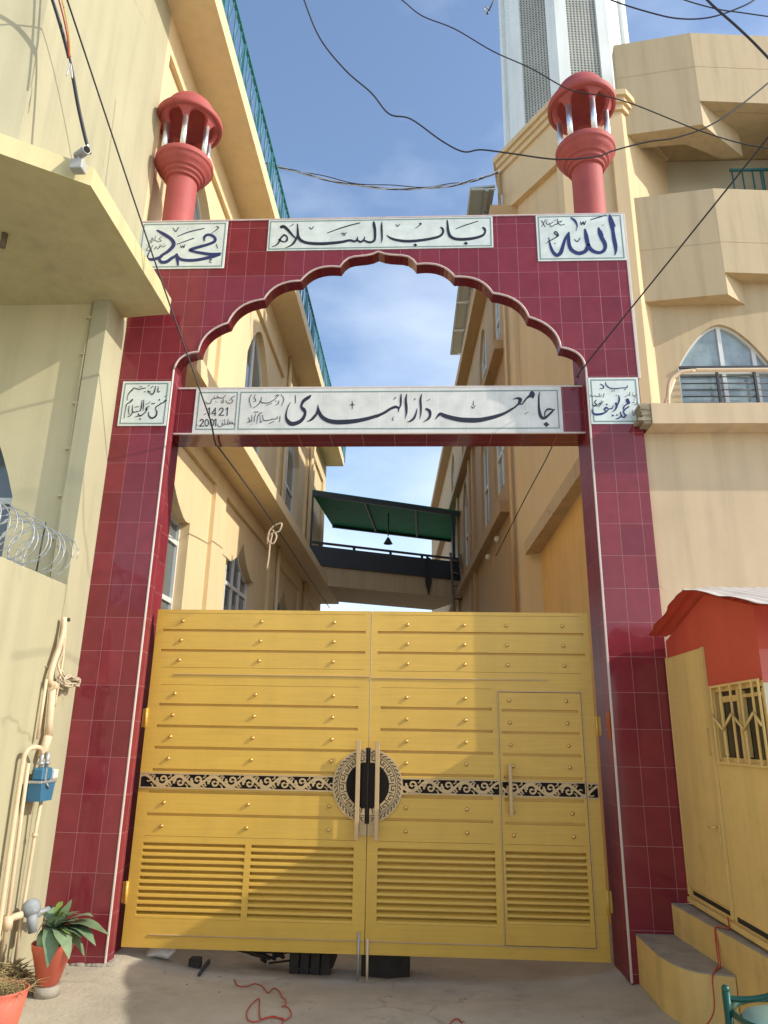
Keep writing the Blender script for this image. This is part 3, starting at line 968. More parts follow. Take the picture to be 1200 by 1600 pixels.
letters(sg, 0.0, 900, 580, 10, [
    [(428, 475, 8), (392, 500, 18), (372, 540, 12), (345, 566, 8)], [(372, 500, 14), (345, 530, 12), (318, 556, 8)], [(312, 458, 16), (290, 492, 14), (318, 525, 20), (280, 550, 22), (252, 520, 10)],
    [(436, 350, 6), (430, 400, 9), (408, 412, 6)], [(396, 375, 8), (380, 408, 6)], [(366, 352, 5), (364, 405, 8)], [(345, 400, 9), (305, 402, 9), (290, 378, 6)], [(270, 402, 8), (236, 398, 8), (222, 372, 5)],
    [(940, 365, 9), (910, 395, 9), (880, 372, 7)], [(928, 408, 9), (900, 425, 6)], [(840, 335, 5), (838, 385, 8)], [(820, 375, 9), (790, 392, 8), (760, 405, 4)],
    [(962, 490, 8), (935, 518, 9), (905, 530, 4)], [(910, 492, 8), (880, 492, 6)], [(972, 632, 12), (948, 652, 9)], [(936, 590, 5), (930, 650, 8), (908, 678, 6)], [(882, 612, 6), (888, 688, 9), (912, 690, 5)]],
        [(392, 468, 18), (410, 520, 16), (886, 345, 16), (905, 455, 20), (960, 650, 12)], ink_black, 'small_lettering')

# ================================================================== THE GATE
GY = 0.24
GB, GT = 0.055, 2.505
SEAM = -0.066
MC = (-0.068, 1.183)
MR = 0.266
stud_src = None


def stud(x, z, parent):
    global stud_src
    if stud_src is None:
        s_ = MB()
        s_.lathe([(0.0, -0.0165), (0.006, -0.016), (0.011, -0.0135), (0.0138, -0.009), (0.0142, -0.006), (0.0125, -0.003), (0.011, 0.001)], (0, 0, 0), 12)
        s_.v = [(p[0], p[2], p[1]) for p in s_.v]          # point out of the gate (towards -y)
        WLOC['_z'] = np.zeros(3)
        me_o = s_.build('stud', stud_m)
        me_o.location = (0, 0, 0)
        # build() recentres a top-level mesh: undo that for the shared stud mesh
        off = WLOC[me_o.name]
        for v_ in me_o.data.vertices:
            v_.co += Vector(off)
        stud_src = me_o
        o_ = me_o
    else:
        o_ = stud_src.copy()
        COL.objects.link(o_)
    o_.parent = parent
    pl = WLOC[parent.name]
    o_.location = (x - pl[0], GY - pl[1], z - pl[2])
    return o_


def panel(outline, holes, y, depth, parent, name, material, back=0.06):
    """front skin with cut grooves and louver openings, its reveals, and a back skin"""
    b_ = MB()
    b_.sheet([outline] + holes, XZ(y), 0)
    for h in holes:
        dd = 0.048 if h[2][1] - h[0][1] > 0.3 else depth
        b_.band(h, XZ(y), 0, dd)
        if h[2][1] - h[0][1] < 1.0:
            b_.add([(u, y + dd, v) for u, v in h], [tuple(range(len(h)))])
    b_.band(outline, XZ(y), 0, back)
    b_.add([(u, y + back, v) for u, v in outline], [tuple(range(len(outline)))])
    return b_.build(name, material, parent)


def louvers(x0, x1, z0, z1, y, parent, n=11):
    b_ = MB()
    st = (z1 - z0) / n
    for i in range(n):
        zc = z0 + st * (i + 0.5)
        # a slat tilted so that its lower edge comes forward
        pr = [(y + 0.003, zc - st * 0.50), (y + 0.0, zc - st * 0.45), (y + 0.001, zc - st * 0.10), (y + 0.030, zc + st * 0.18), (y + 0.033, zc + st * 0.10), (y + 0.0075, zc - st * 0.17), (y + 0.007, zc - st * 0.46)]
        b_.prism(pr, lambda u, v, w: (w, u, v), x0 + 0.0005, x1 - 0.0005)
    return b_.build('louver', gold_mid, parent)


def rod(x0, x1, z, parent, r=0.004):
    b_ = MB()
    b_.bbox(x0, x1, GY - 0.009, GY + 0.001, z - r, z + r, 0.002)
    return b_.build('rule_strip', beige_metal, parent)


def scroll_band(x0, x1, z0, z1, parent, flip=1, phase=0.0):
    bk = MB()
    bk.box(x0, x1, GY - 0.003, GY + 0.001, z0, z1)
    base = bk.build('scroll_band', black_plate, parent)
    s_ = MB()
    for a in ((z0, z0 + 0.010), (z1 - 0.010, z1)):
        s_.box(x0, x1, GY - 0.011, GY - 0.002, *a)
    s_.box(x0, x0 + 0.006, GY - 0.011, GY - 0.002, z0 + 0.010, z1 - 0.010)
    s_.box(x1 - 0.006, x1, GY - 0.011, GY - 0.002, z0 + 0.010, z1 - 0.010)
    zc, H, P = (z0 + z1) / 2, (z1 - z0) / 2 - 0.010, 0.268
    fn = XZ(GY)
    rng = random.Random(3)
    zi, xi0, xi1 = zc, x0 + 0.006, x1 - 0.006
    cl_ = lambda p, h: (min(max(p[0], xi0), xi1), min(max(p[1], z0 + 0.006), z1 - 0.006), h)
    n = int((x1 - x0) / 0.006)
    s = []
    for i in range(n + 1):
        x = xi0 + (xi1 - xi0) * i / n
        s.append(cl_((x, zc + flip * H * 0.80 * math.sin(2 * PI * (x - phase) / P)), 0.017))
    ribbon(s_, s, fn, -0.0095, -0.0025)
    k0 = int(math.floor((x0 - phase) / (P / 2))) - 1
    k1 = int(math.ceil((x1 - phase) / (P / 2))) + 1
    for k in range(k0, k1):
        cx = phase + (k + 0.5) * P / 2
        up = flip * (1 if k % 2 == 0 else -1)
        # big spiral curling into the hollow under each crest
        cz = zc - up * H * 0.18
        sp = []
        for i in range(34):
            t = i / 33
            a = PI * (0.92 - 0.0) + t * 2 * PI * 1.25
            r_ = 0.040 * (1 - t) + 0.007
            sp.append((cx + 0.012 + r_ * math.cos(a), cz + up * r_ * math.sin(a) * -1.0, 0.0150 - 0.004 * t))
        if cx - 0.045 > x0 and cx + 0.05 < x1:
            ribbon(s_, [cl_(p, p[2]) for p in sp], fn, -0.0102, -0.0025)
            s_.prism([(sp[-1][0] + 0.0085 * math.cos(q * PI / 4), sp[-1][1] + 0.0085 * math.sin(q * PI / 4)) for q in range(8)], fn, -0.0104, -0.0025)
        # leaf curls thrown off towards the rails
        for (dx, sg_, l) in ((-0.064, 1, 0.022), (-0.046, -1, 0.020), (-0.030, 1, 0.018), (0.036, 1, 0.018), (0.056, -1, 0.022), (0.066, 1, 0.016), (0.018, -1, 0.017), (-0.012, -1, 0.016), (0.004, -1, 0.015)):
            bx = cx + dx
            bz = zc + flip * H * 0.80 * math.sin(2 * PI * (bx - phase) / P)
            pts = []
            for i in range(9):
                t = i / 8
                a = t * PI * 1.3
                pts.append((bx + l * 0.9 * math.sin(a) * (1 if dx > 0 else -1), bz - up * sg_ * l * (1 - math.cos(a)) * 0.9, 0.0125 * (1 - t * 0.45)))
            if all(xi0 < p[0] < xi1 for p in pts):
                ribbon(s_, [cl_(p, p[2]) for p in pts], fn, -0.0092, -0.0025)
            
    s_.build('scrollwork', beige_metal, base)
    return base


def medallion(side, parent):
    """half of the round Greek-key plate; side -1 left leaf, +1 right leaf"""
    cx, cz = MC
    fn = XZ(GY)
    gap = 0.017

    def half(r, y0, y1, g_=gap, n=44):
        a0 = math.asin(g_ / r)
        pl = []
        for i in range(n + 1):
            a = a0 + (PI - 2 * a0) * i / n
            pl.append((cx + side * r * math.sin(a), cz + r * math.cos(a)))
        q = MB()
        q.prism(pl, fn, y0, y1)
        return q
    base = half(MR, -0.014, 0.002).build('medallion', beige_metal, parent)
    q = half(0.163, -0.0165, -0.0135)
    # notched rectangle reaching above and below the black disc
    for zz in (1, -1):
        q.box(cx + min(side * gap, side * 0.05), cx + max(side * gap, side * 0.05), GY - 0.0163, GY - 0.0135, cz + min(zz * 0.10, zz * 0.162), cz + max(zz * 0.10, zz * 0.162))
    q.build('black_disc', black_plate, base)
    q = MB()
    q.box(cx + min(side * 0.0025, side * gap), cx + max(side * 0.0025, side * gap), GY - 0.015, GY + 0.002, cz - 0.268, cz + 0.268)
    q.build('black_bar', black_plate, base)
    k_ = MB()
    pol = lambda a, r: (cx + side * r * math.sin(a), cz + r * math.cos(a))
    E_ = 0.14

    def line(ar, w):
        pts = []
        for (a, r), (a2, r2) in zip(ar[:-1], ar[1:]):
            m_ = max(2, int(abs(a2 - a) / 0.03))
            for i in range(m_):
                t = i / m_
                pts.append((*pol(a + (a2 - a) * t, r + (r2 - r) * t), w))
        pts.append((*pol(*ar[-1]), w))
        ribbon(k_, pts, fn, -0.0156, -0.0135)
    for r in (0.2145, 0.2285):
        line([(E_ * .62, r), (PI - E_ * .62, r)], 0.0032)
    N = 8
    st = (PI - 0.30) / N
    for i in range(N):
        a = 0.15 + st * i
        w_ = 0.0058
        line([(a + .02 * st, 0.2145), (a + .02 * st, 0.1825)], w_)
        line([(a + .00 * st, 0.1825), (a + .50 * st, 0.1825)], w_)
        line([(a + .50 * st, 0.1810), (a + .50 * st, 0.199)], w_)
        line([(a + .52 * st, 0.1985), (a + .27 * st, 0.1985)], w_)
        line([(a + .78 * st, 0.163), (a + .78 * st, 0.1995)], w_)
    for i in range(22):
        a = 0.09 + (PI - 0.18) * i / 22
        line([(a, 0.2385), (a + 0.070, 0.2385)], 0.0055)
        line([(a + 0.065, 0.2500), (a + 0.120, 0.2500)], 0.0055)
        line([(a + 0.050, 0.2443), (a + 0.082, 0.2443)], 0.0045)
    k_.build('key_pattern', black_plate, base)
    return base


def pull_handle(x0, x1, z0, z1, parent):
    b_ = MB()
    b_.bbox(x0, x1, GY - 0.070, GY - 0.048, z0, z1, 0.003)
    for zz in (z0 + (z1 - z0) * .12, z1 - (z1 - z0) * .12):
        b_.bbox((x0 + x1) / 2 - .008, (x0 + x1) / 2 + .008, GY - 0.050, GY + 0.001, zz - .008, zz + .008, .002)
    return b_.build('pull_handle', beige_metal, parent)


def hinge(x, z, parent, side):
    b_ = MB()
    b_.tube([(x, GY - 0.006, z - 0.075), (x, GY - 0.006, z + 0.075)], 0.012, 10)
    b_.box(x, x - side * 0.03, GY - 0.004, GY + 0.004, z - 0.07, z + 0.07) if side < 0 else b_.box(x - 0.03, x, GY - 0.004, GY + 0.004, z - 0.07, z + 0.07)
    h = b_.build('hinge', gold_mid, parent)
    return h


up_g = [(2.325, 2.345), (2.163, 2.183)]
lo_g = [(1.740, 1.760), (1.577, 1.597), (1.416, 1.437), (1.254, 1.274)]
bo_g = [(1.097, 1.117), (0.937, 0.957)]
thin = 0.0022

# ---- left leaf
gl = thing('gate_leaf', 'left leaf of the golden metal gate, all horizontal boards without a small door', 'gate', (-0.95, 0.27, GB), 'double entrance gate')
ol = rect(-1.828, SEAM - 0.0025, GB, GT)
holes = [rect(-1.770, -0.112, a, c) for a, c in up_g]
holes += [rect(-1.737, -0.156, a, c) for a, c in lo_g]
holes += [rect(-1.742, -0.150, a, c) for a, c in bo_g]
holes += [rect(-1.746, -0.972, 0.245, 0.750), rect(-0.926, -0.162, 0.245, 0.750)]
holes += [rect(-1.770, -0.118, 2.474, 2.474 + thin), rect(-1.752, -0.124, 2.038, 2.038 + thin), rect(-1.735, -0.15, 1.902, 1.902 + thin), rect(-1.745, -0.155, 0.795, 0.795 + thin)]
panel(ol, holes, GY, 0.022, gl, 'leaf_panel', gold)
louvers(-1.746, -0.972, 0.245, 0.750, GY, gl)
louvers(-0.926, -0.162, 0.245, 0.750, GY, gl)
for z in (2.410, 2.254, 2.097):
    for x in (-1.611, -0.962, -0.368):
        stud(x, z, gl)
for z in (1.834, 1.670, 1.508, 1.347, 1.029, 0.865):
    for x in (-1.619, -0.972, -0.355):
        stud(x, z, gl)
rod(-1.642, SEAM - 0.004, 1.985, gl)
rod(-1.636, SEAM - 0.004, 0.140, gl)
scroll_band(-1.822, -0.322, 1.130, 1.244, gl, 1, 0.02)
medallion(-1, gl)
pull_handle(-0.156, -0.124, 0.806, 1.505, gl)
b = MB(); b.bbox(-0.1255, SEAM - 0.003, GY - 0.006, GY + 0.001, 0.829, 0.935, .002)
b.build('lock_plate', beige_metal, gl)
hinge(-1.828, 1.645, gl, 1)
hinge(-1.832, 0.410, gl, 1)
b = MB()
b.tube([(SEAM - 0.042, GY - 0.012, -0.105), (SEAM - 0.042, GY - 0.012, 0.20)], 0.008, 8)
b.build('drop_bolt', grey_metal, gl)

# ---- right leaf
gr = thing('gate_leaf', 'right leaf of the golden metal gate, with a narrow wicket door cut into it', 'gate', (0.80, 0.27, GB), 'double entrance gate')
ol = rect(SEAM + 0.0025, 1.662, GB, GT)
wd = rect(0.930, 1.570, 0.138, 1.884)
holes = [rect(-0.012, 1.620, a, c) for a, c in up_g]
holes += [rect(0.022, 0.882, a, c) for a, c in lo_g]
holes += [rect(0.060, 0.870, a, c) for a, c in bo_g]
holes += [rect(0.016, 0.876, 0.252, 0.750), wd]
holes += [rect(-0.010, 1.60, 2.474, 2.474 + thin), rect(-0.01, 1.575, 2.030, 2.030 + thin), rect(0.02, 0.885, 1.902, 1.902 + thin), rect(0.02, 0.88, 0.795, 0.795 + thin)]
panel(ol, holes, GY, 0.022, gr, 'leaf_panel', gold)
louvers(0.016, 0.876, 0.252, 0.750, GY, gr)
for z in (2.398, 2.243, 2.088):
    for x in (0.225, 0.678, 1.015, 1.456):
        stud(x, z, gr)
for z in (1.829, 1.666, 1.504, 1.345, 1.029, 0.867):
    for x in (0.222, 0.676):
        stud(x, z, gr)
rod(SEAM + 0.004, 1.321, 1.975, gr)
rod(SEAM + 0.004, 0.922, 0.140, gr)
scroll_band(0.186, 0.926, 1.124, 1.240, gr, -1, 0.19)
scroll_band(1.574, 1.656, 1.118, 1.230, gr, 1, 1.60)
medallion(1, gr)
pull_handle(-0.010, 0.022, 0.806, 1.505, gr)
b = MB(); b.bbox(SEAM + 0.003, -0.0085, GY - 0.006, GY + 0.001, 0.829, 0.935, .002)
b.build('lock_plate', beige_metal, gr)
hinge(1.676, 1.640, gr, -1)
hinge(1.668, 0.435, gr, -1)
b = MB()
b.tube([(SEAM + 0.022, GY - 0.012, -0.10), (SEAM + 0.022, GY - 0.012, 0.16)], 0.009, 8)
b.build('drop_bolt', conduit_m, gr)
# wicket door in the right leaf
e = 0.004
door_o = rect(0.930 + e, 1.570 - e, 0.138 + e, 1.884 - e)
dh = [rect(0.958, 1.541, a - .006, c - .006) for a, c in lo_g + bo_g] + [rect(0.954, 1.536, 0.275, 0.750), rect(0.958, 1.541, 0.795, 0.795 + thin)]
door = panel(door_o, dh, GY, 0.020, gr, 'wicket_door', gold, back=0.05)
louvers(0.954, 1.536, 0.275, 0.750, GY, door)
for z in (1.819, 1.654, 1.491, 1.336, 1.014, 0.857):
    for x in (1.017, 1.453):
        if not (x < 1.1 and 1.3 < z < 1.35):
            stud(x, z, door)
stud(1.030, 1.338, door)
scroll_band(0.938, 1.562, 1.121, 1.236, door, -1, 0.95)
b = MB()
for r_ in ((0.924, 0.931, 0.13, 1.890), (1.569, 1.576, 0.13, 1.890), (0.931, 1.569, 1.884, 1.891), (0.931, 1.569, 0.131, 0.138)):
    b.box(r_[0], r_[1], GY - 0.007, GY + 0.001, r_[2], r_[3])
b.build('door_trim', beige_metal, gr)
pull_handle(0.986, 1.012, 0.995, 1.355, door)
for z, hh, xx in ((1.640, 0.10, 1.690),):
    b = MB(); b.bbox(XR1 - 0.007, XR1 - 0.0005, 0.04, 0.132, z - hh, z + hh, .002)
    plab(b.build('hinge_block', hinge_m, gw), 'orange primed hinge block on the right pillar')


# ================================================================== TURRETS ON THE GATEWAY
def turret(name, cx, cy, label, sc):
    z0 = ZTOP + 0.009
    t = thing(name, label, 'turret', (cx, cy, z0), 'coral turrets on the gateway')
    s_ = MB()
    s_.lathe([(0.0, 0.0), (0.150, 0.0), (0.150, 0.015), (0.145, 0.05), (0.145, 0.62)], (cx, cy, z0), 40)
    s_.build('shaft', red_paint, t)
    s_ = MB()
    s_.lathe([(0.145, 0.610), (0.167, 0.612), (0.170, 0.618), (0.170, 0.655), (0.190, 0.657), (0.193, 0.663), (0.193, 0.700), (0.213, 0.702), (0.216, 0.708), (0.218, 0.722), (0.245, 0.742), (0.264, 0.775), (0.272, 0.802), (0.281, 0.806), (0.283, 0.812), (0.283, 0.862), (0.276, 0.870), (0.0, 0.872)], (cx, cy, z0), 48)
    s_.build('bowl', red_paint, t)
    # open drum: arched skirt flaring out to the rim, hollow dome
    s_ = MB()
    zs, zt = 1.262, 1.385
    n = 120
    ov, iv, ot, it = [], [], [], []
    for k in range(n):
        a = 2 * PI * k / n
        u = (k % (n // 6)) / (n // 6)                # one arch per bay
        arc = 0.108 * (max(0.0, 1 - (abs(u - 0.5) / 0.40) ** 2.4)) ** .5 if abs(u - 0.5) < 0.40 else 0.0
        zb = zs + arc
        R1 = 0.236 + (0.300 - 0.236) * (zb - zs) / (zt - zs)
        ca, sa = math.cos(a + PI / 6 + .2), math.sin(a + PI / 6 + .2)
        ov.append((cx + R1 * ca, cy + R1 * sa, z0 + zb)); iv.append((cx + (R1 - .035) * ca, cy + (R1 - .035) * sa, z0 + zb))
        ot.append((cx + .300 * ca, cy + .300 * sa, z0 + zt)); it.append((cx + .225 * ca, cy + .225 * sa, z0 + zt + .01))
    f = []
    for k in range(n):
        j = (k + 1) % n
        f += [(k, j, 2 * n + j, 2 * n + k), (n + k, 3 * n + k, 3 * n + j, n + j), (k, n + k, n + j, j)]
    s_.add(ov + iv + ot + it, f)
    s_.build('arched_skirt', red_paint, t)
    s_ = MB()
    s_.lathe([(0.226, 1.39), (0.205, 1.48), (0.14, 1.56), (0.0, 1.60)], (cx, cy, z0), 40)
    s_.lathe([(0.296, 1.366), (0.322, 1.368), (0.329, 1.375), (0.331, 1.425), (0.324, 1.436), (0.296, 1.446), (0.272, 1.456), (0.264, 1.470), (0.262, 1.500), (0.252, 1.555), (0.226, 1.610), (0.185, 1.660), (0.13, 1.697), (0.065, 1.718), (0.0, 1.725)], (cx, cy, z0), 48)
    s_.build('dome', red_paint, t)
    for k in range(6):
        a = 2 * PI * k / 6 + PI / 6 + .2
        px, py = cx + 0.222 * math.cos(a), cy + 0.222 * math.sin(a)
        s_ = MB()
        s_.tube([(px, py, z0 + 0.870), (px, py, z0 + 1.29)], 0.027, 14)
        s_.build('steel_post', steel, t)
    for k in range(6):
        a = 2 * PI * (k + .5) / 6 + PI / 6 + .2
        s_ = MB()
        s_.ball((cx + 0.19 * math.cos(a), cy + 0.19 * math.sin(a), z0 + 0.878), 0.045, 10, 6, (1.2, 1.2, .8))
        s_.build('plaster_knob', cream, t)
    for c_ in t.children:                                  # the left one was cast a little shorter
        for v_ in c_.data.vertices:
            v_.co.z *= sc
    return t


turret('turret', -2.03, 0.16, 'coral red turret with steel posts rising beside the left building wall', 0.93)
turret('turret', 1.925, 0.16, 'coral red turret with steel posts rising in front of the white tower', 1.0)


# ================================================================== WINDOWS AND WALLS
def arch_loop(u0, u1, v0, vs, va, kind='point', n=10):
    """window outline: jambs to vs, head rising to va at the middle"""
    c = (u0 + u1) / 2
    pts = [(u0, v0), (u1, v0), (u1, vs)]
    hd = []
    for i in range(1, n):
        t = i / n
        if kind == 'point':                      # full shoulders, pointed crown
            hd.append((t, math.sin(t * PI / 2) ** 0.9 * 0.88 + 0.12 * t))
        else:                                    # drawn-curtain head: flat shoulders sweeping up to a sharp tip
            hd.append((t, 0.12 * math.sin(min(1, t * 2.2) * PI) * -0.5 + t ** 2.6))
    pts += [(u1 + (c - u1) * t, vs + (va - vs) * s) for t, s in hd]
    pts.append((c, va))
    pts += [(u0 + (c - u0) * t, vs + (va - vs) * s) for t, s in hd[::-1]]
    pts.append((u0, vs))
    return pts


def window(loop, fn, parent, depth, mull, trans, fw=0.05, gl_m=None, clip=None):
    """frame with mullions and transoms, glass as a sub-part"""
    us = [p[0] for p in loop]
    vs = [p[1] for p in loop]
    b_ = MB()
    ribbon(b_, [(p[0], p[1], fw) for p in loop + loop[:2]], fn, depth - 0.035, depth + 0.012)

    def top(u):
        r = max(vs)
        best = None
        for i in range(len(loop)):
            p, q = loop[i], loop[(i + 1) % len(loop)]
            if min(p[0], q[0]) <= u <= max(p[0], q[0]) and abs(p[0] - q[0]) > 1e-6:
                v = p[1] + (q[1] - p[1]) * (u - p[0]) / (q[0] - p[0])
                best = v if best is None or v > best else best
        return best or r
    for u in mull:
        b_.prism(rect(u - fw / 2, u + fw / 2, min(vs) + .02, top(u) - .01), fn, depth - 0.028, depth + 0.010)
    for v in trans:
        b_.prism(rect(min(us) + .02, max(us) - .02, v - fw / 2, v + fw / 2), fn, depth - 0.0285, depth + 0.0095)
    w_ = b_.build('window', alu, parent)
    p_ = MB()
    p_.sheet([loop], fn, depth)
    p_.build('pane', gl_m or glass, w_)
    return w_


# ------------------------------------------------------------------ LEFT BUILDING
lb = thing('hall_building', 'cream two-storey building running down the left of the alley with arched windows', 'building', (-3.5, 5, 0))
fL = lambda u, v, w: (-2.3 - w, u, v)
YE = 13.3
rec_g = [rect(0.55, 3.12, 1.2, 4.62), rect(3.63, 6.72, 1.2, 4.62), rect(7.42, 9.95, 1.2, 4.56), rect(10.6, 12.9, 1.2, 4.56)]
rec_u = [rect(0.10, 2.72, 5.25, 8.34), rect(3.52, 6.94, 5.25, 8.18), rect(7.42, 10.2, 5.25, 8.18), rect(10.7, 12.9, 5.25, 8.18)]
b = MB()
b.sheet([[(-0.0, 0), (YE, 0), (YE, 8.76), (-0.0, 8.76)]] + rec_g + rec_u, fL, 0)
for r_ in rec_g + rec_u:
    b.band(r_, fL, 0, 0.055)
b.box(-6, -2.3, YE, YE + .1, 0, 8.76)
b.build('wall', alley_l, lb)
wins_g = [arch_loop(0.80, 2.38, 1.9, 3.87, 4.31, 'ogee'), arch_loop(4.05, 5.80, 1.9, 3.88, 4.31, 'ogee'), arch_loop(7.60, 9.25, 1.9, 3.88, 4.31, 'ogee'), None]
wins_u = [arch_loop(0.70, 2.42, 5.55, 7.22, 8.03), arch_loop(4.27, 5.92, 5.55, 7.22, 8.02), arch_loop(7.72, 9.40, 5.55, 7.22, 7.98), None]
for rr, ww, gnd in ((rec_g, wins_g, 1), (rec_u, wins_u, 0)):
    for r_, w_ in zip(rr, ww):
        b = MB()
        b.sheet([r_] + ([w_] if w_ else []), fL, 0.055)
        if w_:
            b.band(w_, fL, 0.055, 0.24)
        b.build('recessed_panel', alley_l, lb)
        if w_:
            c_ = (w_[0][0] + w_[1][0]) / 2
            window(w_, fL, lb, 0.20, [c_, c_ - .42, c_ + .42] if gnd else [c_], [3.62, 2.95] if gnd else [6.55], 0.055)
# first-floor ledge, roof slab, railing
b = MB()
b.box(-2.3, -1.80, 0.47, YE, 4.84, 5.02)
b.build('ledge', alley_l, lb)
b = MB()
b.box(-6, -1.80, -4.4, YE, 8.76, 9.00)
b.build('roof_slab', alley_l, lb)
b = MB()
zr0, zr1 = 9.02, 9.66
for z in (zr0 + .05, zr1):
    b.bbox(-1.855, -1.815, -2.4, YE, z - .02, z + .02, .004)
y = -2.35
while y < YE:
    b.box(-1.85, -1.82, y - .02, y + .02, 9.0, zr1 + .02)
    for k in range(3):
        yy = y + .16 + k * .26
        b.tube([(-1.835, yy, zr0 + .06), (-1.835, yy, zr1 - .02)], 0.010, 5)
        b.tube([(-1.835, yy + .03, zr0 + .06), (-1.835, yy + .16, zr1 - .02)], 0.008, 5)
    y += .86
b.build('roof_railing', teal, lb)
for (yy, r_) in ((10.35, .05), (10.72, .04), (7.18, .035)):
    b = MB()
    b.tube([(-2.3 + r_ + .01, yy, 1.0), (-2.3 + r_ + .01, yy, 4.82)], r_, 8)
    b.tube([(-2.3 + r_ + .01, yy, 5.03), (-2.3 + r_ + .01, yy, 8.75)], r_, 8)
    b.build('drain_pipe', alley_l, lb)

# ------------------------------------------------------------------ LEFT FRONT HOUSE (overhang, recessed front, boundary wall)
fh = thing('corner_house', 'cream house left of the gate with an overhanging canopy slab and arched window', 'house', (-4, -1, 0))
b = MB()
b.prism([(-2.3, -0.001), (-2.3, -1.915), (-6, -4.24), (-6, -0.001)], lambda u, v, w: (u, v, w), 5.203, 8.755)
b.build('upper_wall', cream, fh)
can = [(-1.90, -1.68), (-1.88, -0.135), (-2.32, -0.085), (-2.32, -0.005), (-6, -0.005), (-6, -4.27)]
b = MB()
b.prism(can, lambda u, v, w: (u, v, w), 5.05, 5.203)
b.build('canopy_slab', cream_old, fh)
aw = arch_loop(-4.36, -2.90, 1.6, 3.30, 4.40)
fF = lambda u, v, w: (u, -0.30 + w, v)
b = MB()
b.sheet([rect(-6, -2.46, 0, 5.05), aw], fF, 0)
b.band(aw, fF, 0, 0.16)
b.build('front_wall', cream_front, fh)
window(aw, fF, fh, 0.13, [-3.63], [3.30], 0.05)
b = MB()
b.bbox(-2.46, -2.317, -0.3605, 0.40, 0.0, 5.05, 0.003)
b.build('pilaster', cream, fh)
b = MB()
b.tube([(-2.485, -0.322, 5.04), (-2.487, -0.33, 4.2), (-2.475, -0.325, 3.4), (-2.49, -0.325, 2.3)], 0.011, 6)
for z in (4.9, 4.55, 4.1, 3.7, 3.3, 2.95):
    b.box(-2.52, -2.455, -0.34, -0.303, z - .008, z + .008)
b.build('wall_cable', cream_front, fh)
p = onY(8, 375, -1.0)
b = MB()
q = onZ(8, 365, 5.05)
b.tube([(q[0], q[1], 5.05), (q[0], q[1], 4.93)], 0.022, 8)
b.build('cut_rod', wood_old, fh)

bw = MB()
bw.bbox(-2.55, -2.32, -9, -0.361, 0, 2.585, 0.008)
bwall = tag(bw.build('boundary_wall', cream), 'smooth cream boundary wall left of the gate carrying pipes and razor wire', 'wall')

# razor wire
rz = thing('razor_wire', 'coil of silver razor wire along the top of the cream boundary wall', 'razor wire', (-2.4, -1.5, 2.585))
b = MB()
bb = MB()
rng = random.Random(5)
pts = []
R = 0.165
turns, y0_, y1_ = 36, -0.42, -3.2
for i in range(turns * 28 + 1):
    t = i / 28
    a = 2 * PI * t
    w_ = 0.020 * math.sin(t * 2.3) + 0.015 * math.sin(t * 5.1)
    yy = y0_ + (y1_ - y0_) * t / turns + 0.05 * math.sin(a + 0.6)
    pts.append((-2.425 + (R + w_) * math.cos(a), yy, 2.775 + (R + w_) * math.sin(a) * 1.02))
b.tube(pts, 0.0028, 5)
for i in range(2, len(pts) - 2, 2):
    p = Vector(pts[i])
    t = (Vector(pts[i + 1]) - Vector(pts[i - 1])).normalized()
    nrm = t.cross(Vector((0, 1, 0))).normalized()
    for s in (1, -1):
        bb.add([p - t * .014, p + t * .014, p + nrm * s * .007 + t * .015, p + nrm * s * .007 - t * .015], [(0, 1, 2, 3)])
rzm = mat('weathered razor tape', (0.46, 0.47, 0.44), 0.45, 0.2, 30, metal=0.6)
b.build('coil', rzm, rz)
bo_ = bb.build('barb', rzm, rz)
bo_['kind'] = 'stuff'
for yy in (-0.62, -1.35, -2.2, -3.0):
    b = MB()
    b.tube([(-2.43, yy, 2.58), (-2.43, yy + .02, 3.0)], 0.006, 6)
    b.build('stake', dark_steel, rz)

# ------------------------------------------------------------------ TOWER (right, behind the gate)
tw = thing('minaret_tower', 'eight-sided tan tower base with a white latticed shaft, right of the alley', 'tower', (3.0, 5.0, 0))
s_ = 1.38
Vp = [CAM[:2] + (np.array(v) - CAM[:2]) * s_ for v in [(1.234, 1.773), (1.83, .843), (2.605, .791), (2.729, .93)]]
tower_poly = [Vp[0], Vp[1], Vp[2], Vp[3] + np.array((.9, .9)), Vp[3] + np.array((.9, 2.2)), Vp[3] + np.array((.1, 3.0)), Vp[0] + np.array((.9, 2.0)), Vp[0] + np.array((.12, .55))]
cen = sum(tower_poly) / len(tower_poly)


def inset(poly, d):
    n = len(poly)
    r = []
    lines = []
    for i in range(n):
        p, q = poly[i], poly[(i + 1) % n]
        t = (q - p) / np.hypot(*(q - p))
        nn = np.array([-t[1], t[0]])
        if nn @ (cen - p) < 0:
            nn = -nn
        lines.append((p + nn * d, t))
    for i in range(n):
        (p, t), (q, u) = lines[i - 1], lines[i]
        den = t[0] * u[1] - t[1] * u[0]
        k = ((q - p)[0] * u[1] - (q - p)[1] * u[0]) / den
        r.append(p + t * k)
    return r


ident = lambda u, v, w: (u, v, w)
base = inset(tower_poly, 0.13)
